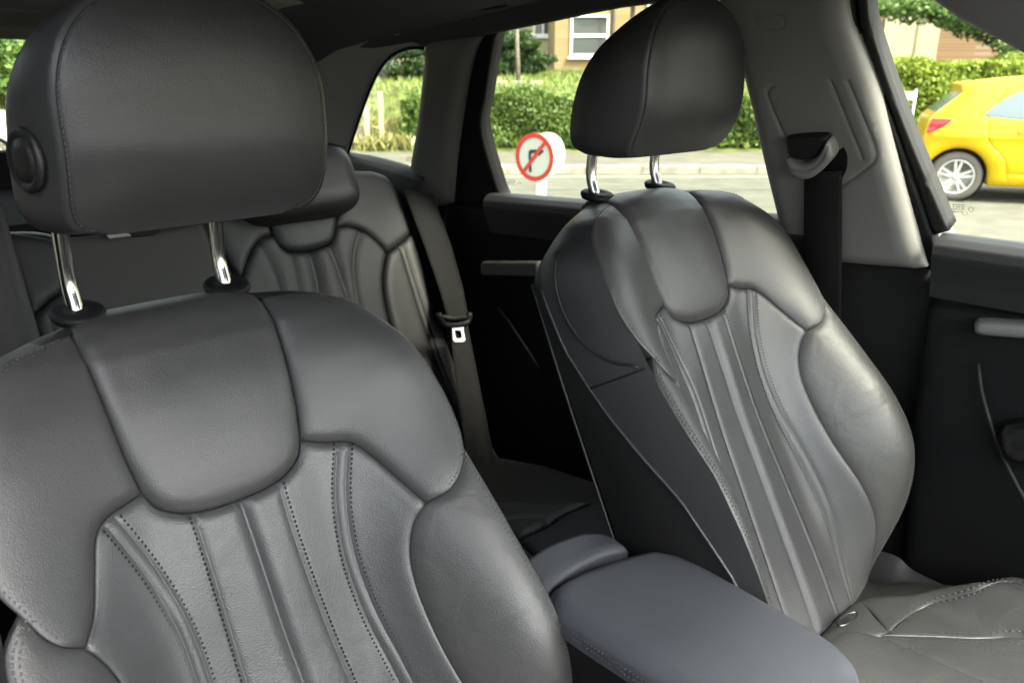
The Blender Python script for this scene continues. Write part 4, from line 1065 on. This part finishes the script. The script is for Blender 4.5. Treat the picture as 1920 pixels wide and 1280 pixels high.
def hedge(name, sa, sb, da, db, zb_, zt, mt, lab, n, size, seed=1, step=0):
    loc = E3((sa+sb)/2, (da+db)/2, zb_); rng = np.random.RandomState(seed)
    root = empty(name, loc, lab, 'hedge')
    P = []
    for i in range(n):
        q = rng.rand(); s_ = rng.uniform(sa, sb)
        top = zt+.07*math.sin(s_*1.9+seed)+.05*math.sin(s_*5.3)+step*(s_-sa)
        if q < .62: z_ = rng.uniform(zb_+.12, top)**1; d_ = da+abs(rng.normal())*.10+.07*math.sin(s_*3.1+z_*5)
        elif q < .9: z_ = top-abs(rng.normal())*.07; d_ = rng.uniform(da, db)
        else: z_ = rng.uniform(zb_, top); d_ = rng.uniform(da+.1, db)
        P.append(E3(s_, d_, z_))
    cloud('foliage', P, size, mt, root, loc, seed=seed)
    V, F = [], []
    # woody core
    m = int((sb-sa)/.35)
    for i in range(m):
        s_ = sa+(i+.5)*(sb-sa)/m; k = len(V); x = rng.uniform(-.1, .1)
        for z_, r_ in ((zb_-.05, .03), (zb_+.5, .018), (zt-.2, .008)):
            for j in range(5): a = j*1.2566; V.append(E3(s_+x*(z_-zb_)+r_*math.cos(a), (da+db)/2+r_*math.sin(a), z_))
        for q in range(2):
            for j in range(5): F.append((k+q*5+j, k+q*5+(j+1) % 5, k+q*5+5+(j+1) % 5, k+q*5+5+j))
    mesh('stems', V, F, M['bark'], root, True, loc)
    prism('inner_twigs', [E3(s_, d_, zb_+.1) for s_, d_ in ((sa+.1, da+.22), (sb-.1, da+.22), (sb-.1, db-.1), (sa+.1, db-.1))], [E3(s_, d_, z_) for s_, d_, z_ in ((sa+.1, da+.22, zt-.12), (sb-.1, da+.22, zt-.12+step*(sb-sa)), (sb-.1, db-.1, zt-.12+step*(sb-sa)), (sa+.1, db-.1, zt-.12))], mat('twig_mass', (.02, .03, .012), 1), root, loc)
    return root
hs = XP(850, 200, 15.5)[0]; he = XP(1600, 200, 15.5)[0]
hedge('hedge', hs, he, 15.42, 16.5, -1.38, -.28, M['lf_hedge'], 'long clipped green hedge along the pavement behind the road sign', 30000, .036, 2)
hs2 = XP(1655, 200, 15.3)[0]; he2 = hs2+6.5
hedge('hedge', hs2, he2, 15.35, 16.8, -1.38, .18, M['lf_bright'], 'taller bright green hedge behind the yellow car', 26000, .045, 7, .05)
def shrub(px, py, d_, rad, n, size, mt, lab, seed, name='shrub', cat='shrub', clumps=26):
    s_, z_ = XP(px, py, d_); zb_ = bz(d_) if d_ > 15.3 else GZ; loc = E3(s_, d_, zb_)
    root = empty(name, loc, lab, cat)
    P = blob(n, rad, clumps, seed); P = P@np.array([ES, ED, [0, 0, 1]])+E3(s_, d_, z_); P = P[P[:, 2] > zb_-.05]
    cloud('foliage', P, size, mt, root, loc, seed=seed)
    h = max(.3, z_-zb_)
    for j in range(3):
        a = j*2.1+seed; tube('stem', [E3(s_, d_, zb_-.05)-loc, E3(s_+.15*math.cos(a), d_+.15*math.sin(a), zb_+h*.5)-loc, E3(s_+rad[0]*.4*math.cos(a), d_+rad[1]*.4*math.sin(a), zb_+h*1.1)-loc], [.03, .02, .01], M['bark'], root, n=6)
    return root
shrub(752, 118, 20, (1.1, .8, .55), 9000, .045, M['lf_dark'], 'dark green shrub on the bank seen through the quarter window', 11)
shrub(640, 120, 21, (1.3, .9, .8), 7000, .05, M['lf_tree'], 'mid green shrub at the left of the quarter window', 12)
shrub(965, 102, 21, (1.25, .8, .55), 9000, .045, M['lf_dark'], 'rounded dark shrub behind the thin young tree', 13)
shrub(785, 235, 15.75, (.42, .4, .62), 5000, .04, M['lf_hedge'], 'leafy green bush by the pavement at the hedge end', 14)
shrub(1388, 98, 25, (.5, .4, .22), 1500, .05, M['lf_bright'], 'small bright shrub at the foot of the cream cladding', 15)
shrub(15, 120, 17.7, (2.2, 1.5, 1.15), 14000, .06, M['lf_tree'], 'leafy shrub seen through the rear screen above the white car', 16)
# young tree with grey stones at its foot
def tree(px, d_, zt, rad, rt, n, size, mt, lab, seed, lean=0, crown_z=None, name='tree'):
    s_ = XP(px, 165, d_)[0]; zb_ = bz(d_); loc = E3(s_, d_, zb_); root = empty(name, loc, lab, 'tree')
    cz = crown_z if crown_z is not None else zt
    tube('trunk', [np.array((0, 0, -.1)), ES*lean*.3+np.array((0, 0, (zt-zb_)*.35)), ES*lean+np.array((0, 0, zt-zb_))], [rt, rt*.8, rt*.6], M['bark'], root, n=9)
    rg = np.random.RandomState(seed)
    for j in range(6):
        a = j*1.05; e = (ES*math.cos(a)*rad[0]+ED*math.sin(a)*rad[1])*.65
        tube('limb', [ES*lean*.8+np.array((0, 0, (zt-zb_)*.75)), ES*lean+e*.5+np.array((0, 0, zt-zb_+rad[2]*.1)), ES*lean+e+np.array((0, 0, cz-zb_+rad[2]*(.2*rg.rand())))], [rt*.5, rt*.3, rt*.12], M['bark'], root, n=6)
    P = blob(n, rad, 34, seed)@np.array([ES, ED, [0, 0, 1]])+E3(s_+lean, d_, cz)
    cloud('crown', P, size, mt, root, loc, seed=seed)
    return root
tree(972, 19, 2.6, (1.5, 1.3, .9), .055, 7000, .05, M['lf_tree'], 'thin young tree rising in front of the dark shrub', 21, -.12, 3.2)
for (px, d_, lab_, sd_) in ((1180, 22, 'leafy tree with low branches before the brick wall', 22),):
    tree(px, d_, 2.3, (1.9, 1.4, .75), .09, 9000, .05, M['lf_bright'], lab_, sd_, 0, 2.35)
tree(2010, 17.6, 1.3, (3.0, 1.5, .68), .12, 26000, .05, M['lf_tree'], 'broad leafed tree overhanging the tall hedge', 23, XP(1800, 30, 17.6)[0]-XP(2010, 30, 17.6)[0], 1.32)
tree(1955, 16.8, .9, (1.5, 1.2, 1.1), .12, 9000, .05, M['lf_tree'], 'dense tree right of the yellow car roof', 24, 0, .95)
st_ = empty('stone_edging', E3(XP(972, 162, 18.6)[0], 18.6, -.25), 'low grey stones laid round the foot of the young tree', 'stones'); oo = plo(st_)
for i, (a, b, c) in enumerate(((-.42, .0, .36), (0, .12, .34), (.4, -.02, .3))):
    x0 = XP(972, 162, 18.6)[0]+a
    prism('stone', [E3(x0-c*.55, 18.5+b, -.26), E3(x0+c*.55, 18.5+b, -.26), E3(x0+c*.5, 18.75+b, -.26), E3(x0-c*.5, 18.75+b, -.26)], [E3(x0-c*.5, 18.5+b, -.14), E3(x0+c*.5, 18.5+b, -.13), E3(x0+c*.45, 18.7+b, -.13), E3(x0-c*.45, 18.7+b, -.14)], M['kerb'], st_, oo, .02)
for (px, y0, y1) in ((712, 172, 262), (686, 200, 268)):
    s_, z1 = XP(px, y0, 15.6); loc = E3(s_, 15.6, -1.38)
    o = box('wooden_post', (-.045, -.045, 0), (.045, .045, z1+1.38), mat('weathered_wood', (.30, .26, .17), .85, noise=.2, nscale=12), None, .008); o.location = loc; o.rotation_euler = (0, 0, -YAW)
    setp(o, 'weathered wooden post by the dry grass, taller of the two' if px == 712 else 'weathered wooden post by the dry grass, shorter of the two', 'post', 'wooden posts by the pavement')

# ---------------------------------------------------------------- buildings
def brick(name, c1, c2, mortar, sc_=1):
    m = bpy.data.materials.new(name); m.use_nodes = True; n = m.node_tree; b = n.nodes['Principled BSDF']; b.inputs['Roughness'].default_value = .9
    tc = n.nodes.new('ShaderNodeTexCoord'); mp_ = n.nodes.new('ShaderNodeMapping'); mp_.inputs['Rotation'].default_value = (R(90), 0, YAW)
    mp_.vector_type = 'TEXTURE'; n.links.new(tc.outputs['Object'], mp_.inputs['Vector'])
    t = n.nodes.new('ShaderNodeTexBrick'); t.inputs['Scale'].default_value = 1; t.inputs['Brick Width'].default_value = .225; t.inputs['Row Height'].default_value = .075; t.inputs['Mortar Size'].default_value = .008
    t.inputs['Color1'].default_value = (*c1, 1); t.inputs['Color2'].default_value = (*c2, 1); t.inputs['Mortar'].default_value = (*mortar, 1)
    n.links.new(mp_.outputs[0], t.inputs['Vector']); n.links.new(t.outputs['Color'], b.inputs['Base Color']); return m
M['brick'] = brick('buff_brick', (.27, .19, .085), (.22, .155, .07), (.25, .21, .12))
M['brick_red'] = brick('brown_brick', (.15, .085, .035), (.11, .06, .025), (.16, .12, .08))
M['render'] = mat('cream_render', (.42, .38, .24), .9, noise=.05, nscale=4)
M['clad'] = mat('cream_cladding', (.27, .245, .15), .8, noise=.06, nscale=5)
M['upvc'] = mat('white_frame', (.72, .72, .68), .4)
M['pane'] = mat('dark_pane', (.05, .06, .06), .08, .8)
M['roof'] = mat('roof_tiles', (.12, .07, .05), .9)
def wallbox(name, pa, pb, d_, z0, z1, depth, mt, parent, off):
    a = [E3(pa, d_, z0), E3(pb, d_, z0), E3(pb, d_+depth, z0), E3(pa, d_+depth, z0)]; b = [E3(pa, d_, z1), E3(pb, d_, z1), E3(pb, d_+depth, z1), E3(pa, d_+depth, z1)]
    return prism(name, a, b, mt, parent, off)
def window(bx0, by0, bx1, by1, d_, parent, off, rows=2, cols=1, sill=True):
    (sa, zt), (sb, zb_) = XP(bx0, by0, d_), XP(bx1, by1, d_)
    fw = .07; fr = None
    V, F = [], []
    def bar(x0, x1, y0, y1):
        k = len(V)
        for dd_ in (d_-.05, d_+.02):
            for x, y in ((x0, y0), (x1, y0), (x1, y1), (x0, y1)): V.append(E3(x, dd_, y))
        F.extend([(k, k+1, k+2, k+3), (k+4, k+7, k+6, k+5), (k, k+4, k+5, k+1), (k+1, k+5, k+6, k+2), (k+2, k+6, k+7, k+3), (k+3, k+7, k+4, k)])
    bar(sa, sb, zt-fw, zt); bar(sa, sb, zb_, zb_+fw); bar(sa, sa+fw, zb_+fw, zt-fw); bar(sb-fw, sb, zb_+fw, zt-fw)
    for r_ in range(1, rows): z = zb_+(zt-zb_)*r_/rows; bar(sa+fw, sb-fw, z-.045, z+.045)
    for c_ in range(1, cols): x = sa+(sb-sa)*c_/cols; bar(x-.03, x+.03, zb_+fw, zt-fw)
    w_ = mesh('window', V, F, M['upvc'], parent, False, off)
    mesh('pane', [E3(sa+fw, d_-.01, zb_+fw), E3(sb-fw, d_-.01, zb_+fw), E3(sb-fw, d_-.01, zt-fw), E3(sa+fw, d_-.01, zt-fw)], [(0, 1, 2, 3)], M['pane'], w_, False, off)
    if sill: wallbox('sill', sa-.06, sb+.06, d_-.12, zb_-.08, zb_-.003, .12, M['upvc'], w_, off)
d_ = 26
x0, x1 = XP(1040, 100, d_)[0], XP(1330, 100, d_)[0]
bA = empty('brick_house', E3((x0+x1)/2, d_+3, 0), 'buff brick house with white framed windows above the hedge', 'house'); oo = plo(bA)
wallbox('wall', x0, x1, d_, -.2, 5.2, 7, M['brick'], bA, oo)
window(1070, 28, 1140, 106, d_, bA, oo, 2); window(1215, -20, 1290, 60, d_, bA, oo, 2); window(1070, -170, 1140, -80, d_, bA, oo, 2)
tube('downpipe', [E3(XP(1150, 50, d_)[0], d_-.06, z)-oo for z in (-.1, 2.5, 5.1)], .05, M['bark'], bA)
prism('roof', [E3(x0-.3, d_-.3, 5.2), E3(x0-.3, d_+7.3, 5.2), E3(x0-.3, d_+3.5, 7.6)], [E3(x1+.3, d_-.3, 5.2), E3(x1+.3, d_+7.3, 5.2), E3(x1+.3, d_+3.5, 7.6)], M['roof'], bA, oo)
x2 = XP(1450, 100, d_)[0]
bB = empty('clad_house', E3((x1+x2)/2, d_+3, 0), 'house with cream vertical cladding over a low brick base', 'house'); oo = plo(bB)
z_ = XP(1380, 112, d_+.4)[1]
wallbox('brick_base', x1+.02, x2+1.2, d_+.3, -.2, z_, 6, M['brick'], bB, oo)
wallbox('wall', x1+.02, x2+1.2, d_+.38, z_+.002, 5.0, 6, M['clad'], bB, oo)
for i in range(16):
    xx = x1+.12+i*(x2-x1+1.0)/16; wallbox('cladding_batten', xx, xx+.035, d_+.35, z_+.01, 4.9, .03, M['upvc'], bB, oo)
window(1335, -60, 1362, 40, d_+.36, bB, oo, 2)
wallbox('roof', x1-.1, x2+1.5, d_+.1, 5.002, 5.3, 6.6, M['roof'], bB, oo)
d2 = 31; xa, xb = XP(560, 50, d2)[0], XP(1065, 50, d2)[0]
bC = empty('rendered_house', E3((xa+xb)/2, d2+3, 0), 'pale yellow rendered house set back beyond the dark shrubs', 'house'); oo = plo(bC)
wallbox('wall', xa, xb, d2, -.2, 5.0, 7, M['render'], bC, oo)
window(1000, 30, 1036, 68, d2, bC, oo, 1, 2); window(760, 20, 820, 80, d2, bC, oo, 2, 2)
prism('roof', [E3(xa-.3, d2-.3, 5.0), E3(xa-.3, d2+7.3, 5.0), E3(xa-.3, d2+3.5, 7.6)], [E3(xb+.3, d2-.3, 5.0), E3(xb+.3, d2+7.3, 5.0), E3(xb+.3, d2+3.5, 7.6)], M['roof'], bC, oo)
d3 = 21; xa, xb = XP(1560, 50, d3)[0], XP(2300, 50, d3)[0]
bD = empty('garage_block', E3((xa+xb)/2, d3+3, 0), 'low brown brick block with two cream doors behind the tall hedge', 'building'); oo = plo(bD)
wallbox('wall', xa, xb, d3, -.3, 3.2, 6, M['brick_red'], bD, oo)
for (a, b) in ((1660, 1714), (1718, 1752)):
    (sa, zt), (sb, zb_) = XP(a, 30, d3), XP(b, 112, d3); wallbox('door', sa, sb, d3-.05, zb_-.5, zt, .052, M['clad'], bD, oo)
wallbox('roof', xa-.2, xb+.2, d3-.3, 3.202, 3.4, 6.6, M['roof'], bD, oo)

# distant trees closing the view on every side
wd = []
rgw = np.random.RandomState(9); k = 0
for az in np.linspace(-70, 150, 30):
    a = R(az); dist = 42+6*rgw.rand(); c = np.array([math.sin(a)*dist, math.cos(a)*dist, 2.4])
    if az < 5 : dist = 17+2*rgw.rand(); c = np.array([math.sin(a)*dist, math.cos(a)*dist, .8])
    wd.append(blob(2600, (4.4, 4.4, 4.2) if az >= 5 else (2.6, 2.6, 2.6), 20, k)+c); k += 1
setp(cloud('wood', np.concatenate(wd), .16, M['lf_dark'], seed=3), 'dark trees closing the view beyond the street and behind the car', 'trees', None, 'stuff')

# ---------------------------------------------------------------- hatchbacks
def hatch_parts(root, paint):
    """side-on small hatchback; local x = length from the rear, y = depth away from the viewer, z = height"""
    W = 1.66; zbelt = .93
    prof_ = [(.02, .56), (.01, .66), (.045, .80), (.075, .98), (.13, 1.04), (.40, 1.30), (.385, 1.345), (.395, 1.385), (.46, 1.395), (.70, 1.435), (1.1, 1.475), (1.55, 1.49), (2.0, 1.455), (2.35, 1.36), (2.75, 1.13), (2.98, .99), (3.30, .93), (3.62, .82), (3.83, .68), (3.90, .52), (3.89, .30), (3.80, .20)]
    def arch(cx, r_, a0=0, a1=180, n=16): return [(cx+r_*math.cos(R(a)), .30+r_*math.sin(R(a))) for a in np.linspace(a0, a1, n)]
    RX, FX, AR = .46, 2.95, .345
    up = cr(prof_, .05)
    low = [(3.80, .20)]+[(FX+AR, .20)]+arch(FX, AR, 0, 180)+[(FX-AR, .20), (RX+AR+.02, .20)]+arch(RX, AR, 0, 175)+[(.08, .36), (.03, .46)]
    out = [tuple(p) for p in up]+low[1:]
    res = []
    for a, b in zip(out, out[1:]+out[:1]):
        m = max(1, int(math.dist(a, b)/.06))
        for j in range(m): res.append((a[0]+(b[0]-a[0])*j/m, a[1]+(b[1]-a[1])*j/m))
    def lean(x, z): 
        y = .24*max(0, (z-zbelt)/.56)**1.15+.05*max(0, (.5-z)/.3)
        y += .10*max(0, (.6-x)/.6)**2+.14*max(0, (x-3.1)/.8)**2
        return y-.02*math.exp(-((z-.80)/.05)**2)
    def mpn(x, z, h=0): return np.array([x, lean(x, z)-h, z])
    def mpf(x, z, h=0): return np.array([x, W-lean(x, z)+h, z])
    dl = [([(.83, 1.30), (.72, 1.1), (.70, .92), (.74, .74), (.92, .55), (.98, .42), (1.0, .30)], .016, .010), ([(.30, .815), (.8, .80), (1.6, .80), (2.8, .83)], .02, .006), ([(2.25, .95), (2.22, .5), (2.22, .30)], .016, .010), ([(1.02, .36), (1.6, .34), (2.2, .35)], .02, .008), ([(2.62, .97), (2.66, .6), (2.62, .5)], .012, .006)]
    b = panel('body', res, mpn, paint, root, r=.11, depth=.07, space=.05, skirt=0, grooves=dl)
    panel('body_side', res, mpf, paint, b, r=.11, depth=.07, space=.06, skirt=0)
    n = len(res); V = [mpn(x, z, -.07) for x, z in res]+[np.array([x, W/2, z+(.012 if z > 1.3 else 0)]) for x, z in res]+[mpf(x, z, -.07) for x, z in res]
    F = [(i, (i+1) % n, n+(i+1) % n, n+i) for i in range(n)]+[(n+i, n+(i+1) % n, 2*n+(i+1) % n, 2*n+i) for i in range(n)]
    mesh('top_panel', V, F, paint, b)
    gm = M['cargl']
    win = loop([(.63, 1.02), (.72, 1.12), (.85, 1.23), (1.0, 1.31), (1.15, 1.355), (1.6, 1.395), (2.0, 1.36), (2.3, 1.25), (2.62, 1.00)], [(2.62, 1.0), (2.2, .985), (1.2, .985), (.63, 1.02)], step=.04)
    for f_, sg in ((mpn, 1), (mpf, -1)):
        panel('side_window', win, lambda x, z, h: f_(x, z, h+.004), gm, b, r=.012, depth=.008, space=.05, skirt=.02)
        tl = loop([(.10, .985), (.20, .99), (.335, .985)], [(.335, .985), (.24, .90), (.12, .83), (.065, .82)], [(.065, .82), (.07, .9), (.10, .985)], step=.02)
        panel('tail_light', tl, lambda x, z, h: f_(x, z, h+.012), M['lens'], b, r=.02, depth=.012, space=.02, skirt=.03)
        hlm = loop([(3.55, .80), (3.70, .75), (3.80, .66)], [(3.80, .66), (3.62, .66), (3.50, .72), (3.55, .80)], step=.02)
        panel('headlight', hlm, lambda x, z, h: f_(x, z, h+.010), M['pane'], b, r=.02, depth=.012, space=.02, skirt=.03)
        panel('door_handle', loop([(1.02, .865), (1.10, .88), (1.20, .87)], [(1.20, .87), (1.2, .845), (1.02, .84)], [(1.02, .84), (1.02, .865)], step=.01), lambda x, z, h: f_(x, z, h+.03), paint, b, r=.012, depth=.01, space=.01, skirt=.03)
    rw = [(.155, 1.065), (.385, 1.29)]
    prism('rear_window', [(rw[0][0]-.01, .25, rw[0][1]), (rw[1][0]-.01, .32, rw[1][1]), (rw[1][0]-.01, W-.32, rw[1][1]), (rw[0][0]-.01, W-.25, rw[0][1])], [(rw[0][0]+.03, .25, rw[0][1]), (rw[1][0]+.03, .32, rw[1][1]), (rw[1][0]+.03, W-.32, rw[1][1]), (rw[0][0]+.03, W-.25, rw[0][1])], gm, b)
    prism('windscreen', [(2.38, .32, 1.36), (2.93, .2, 1.03), (2.93, W-.2, 1.03), (2.38, W-.32, 1.36)], [(2.36, .32, 1.32), (2.90, .2, 1.0), (2.90, W-.2, 1.0), (2.36, W-.32, 1.32)], gm, b)
    prism('spoiler', [(.37, .30, 1.40), (.37, W-.30, 1.40), (.55, W-.30, 1.425), (.55, .30, 1.425)], [(.375, .30, 1.36), (.375, W-.30, 1.36), (.52, W-.30, 1.38), (.52, .30, 1.38)], paint, b, bev=.01)
    rx = Matrix.Rotation(R(90), 3, 'X')
    for cx in (RX, FX):
        for yy, sg in ((.10, 1), (W-.10, -1)):
            rt = Matrix.Rotation(R(90*sg), 3, 'X')
            w_ = lathe('wheel', [(.19, .03), (.205, .045), (.235, .055), (.275, .045), (.295, .02), (.30, -.03), (.295, -.10), (.26, -.14), (.15, -.14)], M['tyre'], root, (cx, yy, .30), rot=rt)
            lathe('wheel_well', [(.335, .0), (.335, -.30), (.05, -.31)], M['black'], root, (cx, yy+.02*sg, .31), rot=rt)
            lathe('brake_disc', [(.13, -.03), (.13, -.045), (.03, -.05)], M['steel'], w_, (cx, yy, .30), rot=rt)
            # alloy: outer lip plus five paired spokes
            lathe('rim', [(.205, .030), (.208, .048), (.198, .050), (.190, .038), (.188, -.03), (.192, -.05), (.2, -.05)], M['alloy'], w_, (cx, yy, .30), rot=rt)
            V, F = [], []
            for k_ in range(5):
                for e in (-1, 1):
                    a = 2*math.pi*k_/5+.25; c_, s_ = math.cos(a), math.sin(a); k0 = len(V)
                    for r_, wd_, of, dz in ((.03, .018, .008, .030), (.11, .014, .022, .036), (.193, .015, .036, .030)):
                        for q in (-1, 1):
                            lx, ly = r_, e*of+q*wd_; V.append((cx+lx*c_-ly*s_, yy-sg*dz, .30+lx*s_+ly*c_)); V.append((cx+lx*c_-ly*s_, yy-sg*(dz-.03), .30+lx*s_+ly*c_))
                    for i in range(2):
                        a0 = k0+i*4; F += [(a0, a0+2, a0+6, a0+4), (a0+1, a0+5, a0+7, a0+3), (a0, a0+4, a0+5, a0+1), (a0+2, a0+3, a0+7, a0+6)]
            o = mesh('spokes', V, F, M['alloy'], w_, False)
            lathe('hub', [(.045, .02), (.045, .036), (.02, .042)], M['alloy'], w_, (cx, yy, .30), rot=rt)
    return b
M['yellow'] = mat('yellow_paint', (.55, .355, .002), .4, .3, coat=.35)
M['whitep'] = mat('white_paint', (.75, .75, .72), .35, coat=.6)
M['cargl'] = mat('car_window_glass', (.10, .13, .14), .12, .5)
M['lens'] = mat('red_lens', (.55, .012, .02), .15, coat=.5)
M['tyre'] = mat('tyre_rubber', (.075, .07, .06), .85)
M['alloy'] = mat('alloy_silver', (.45, .45, .43), .35, metal=.3)
DC = 10.1
sr = XP(1726, 260, DC)[0]
yc = empty('hatchback_car', E3(sr, DC, GZ), 'bright yellow hatchback parked at the kerb with silver spoked wheels and red tail light', 'car', None, -YAW-R(22))
hatch_parts(yc, M['yellow'])
wc_ = empty('hatchback_car', (-.1, 14.7, GZ), 'white hatchback parked behind, seen through the rear screen at the left edge', 'car', None, R(-12.8))
hatch_parts(wc_, M['whitep'])

# ---------------------------------------------------------------- no right turn sign
DS = 5.2
sS, zS = XP(1003, 294, DS); 
sg = empty('road_sign', E3(sS+.04, DS, GZ), 'red and white no right turn sign on a pale post', 'sign'); oo = plo(sg)
def disc_frame(ang, tilt=0):
    a = YAW+ang; n_ = np.array([-math.sin(a), -math.cos(a), 0.]); r_ = np.array([math.cos(a), -math.sin(a), 0.]); u_ = np.array([0, 0, 1.])
    rr = r_*math.cos(tilt)+u_*math.sin(tilt); uu = -r_*math.sin(tilt)+u_*math.cos(tilt); return n_, rr, uu
M['sred'] = mat('sign_red', (.42, .03, .02), .4); M['swhite'] = mat('sign_white', (.42, .45, .38), .4); M['sblack'] = mat('sign_black', (.02, .02, .02), .4); M['sgrey'] = mat('sign_back', (.33, .36, .27), .5)
RS = .152
def disc(name, c, fr, r0, r1, h, mt, par, th=.003):
    n_, r_, u_ = fr; V, F = [], []; N_ = 48
    for hh_ in (h, h-th):
        for rr in (r0, r1):
            for j in range(N_): a = 2*math.pi*j/N_; V.append(c+n_*hh_+(r_*math.cos(a)+u_*math.sin(a))*rr)
    for j in range(N_):
        k = (j+1) % N_; F += [(j, k, N_+k, N_+j), (2*N_+j, 3*N_+j, 3*N_+k, 2*N_+k), (N_+j, N_+k, 3*N_+k, 3*N_+j)]
    return mesh(name, V, F, mt, par, False, oo)
c1 = E3(*XP(1002, 295, DS)[:1], DS, XP(1002, 295, DS)[1]); f1 = disc_frame(R(38), R(3))
c2 = E3(XP(1026, 290, DS+.12)[0], DS+.12, XP(1026, 290, DS+.12)[1]); f2 = disc_frame(R(-30))
back = disc('second_disc', c2, f2, .0001, RS*.93, 0, M['sgrey'], sg, .004)
plate = disc('sign_plate', c1, f1, .0001, RS, 0, M['swhite'], sg, .004)
disc('red_ring', c1, f1, RS*.80, RS, .003, M['sred'], plate, .002)
def shape(name, pts, h, mt, par):
    n_, r_, u_ = f1; a = [c1+n_*h+(r_*x+u_*y)*RS for x, y in pts]; b = [p-n_*.001 for p in a]; return prism(name, a, b, mt, par, oo)
shape('arrow', [(-.30, -.62), (-.16, -.62), (-.16, .10), (-.12, .16), (.22, .16), (.22, .04), (.52, .24), (.22, .44), (.22, .32), (-.18, .32), (-.26, .27), (-.30, .18)], .0022, M['sblack'], plate)
shape('slash', [(-.66, -.56), (-.54, -.67), (.66, .56), (.54, .67)], .0045, M['sred'], plate)
for z_ in (.075, -.075):
    a = c1*.5+c2*.5; tube('bracket', [c1+np.array([0, 0, z_])-f1[0]*.012-oo, c2+np.array([0, 0, z_])-f2[0]*.006-oo+ES*.03], .008, M['alloy'], sg, n=6)
pc = E3(XP(1014, 350, DS+.06)[0], DS+.06, 0)
prism('post', [pc+ES*a+ED*b+np.array([0, 0, GZ]) for a, b in ((-.036, -.03), (.036, -.03), (.036, .03), (-.036, .03))], [pc+ES*a+ED*b+np.array([0, 0, c1[2]+.05]) for a, b in ((-.036, -.03), (.036, -.03), (.036, .03), (-.036, .03))], mat('pale_post', (.36, .38, .30), .5), sg, oo, .008)
# small white name board beyond the yellow car
s_, z_ = XP(1702, 180, 14.9); nb = empty('street_board', E3(s_, 14.9, -1.38), 'small cream board on two thin posts by the hedge behind the yellow car', 'sign'); oo = plo(nb)
a_ = XP(1688, 172, 14.9); b_ = XP(1713, 188, 14.9)
prism('board', [E3(a_[0]-.25, 14.9, b_[1]), E3(b_[0], 14.9, b_[1]), E3(b_[0], 14.9, a_[1]), E3(a_[0]-.25, 14.9, a_[1])], [E3(a_[0]-.25, 14.93, b_[1]), E3(b_[0], 14.93, b_[1]), E3(b_[0], 14.93, a_[1]), E3(a_[0]-.25, 14.93, a_[1])], M['render'], nb, oo)
for x in (a_[0]-.2, b_[0]+.04): tube('leg', [E3(x, 14.96, -1.38)-oo, E3(x, 14.96, a_[1]+.04)-oo], .03, M['alu'], nb, n=8)
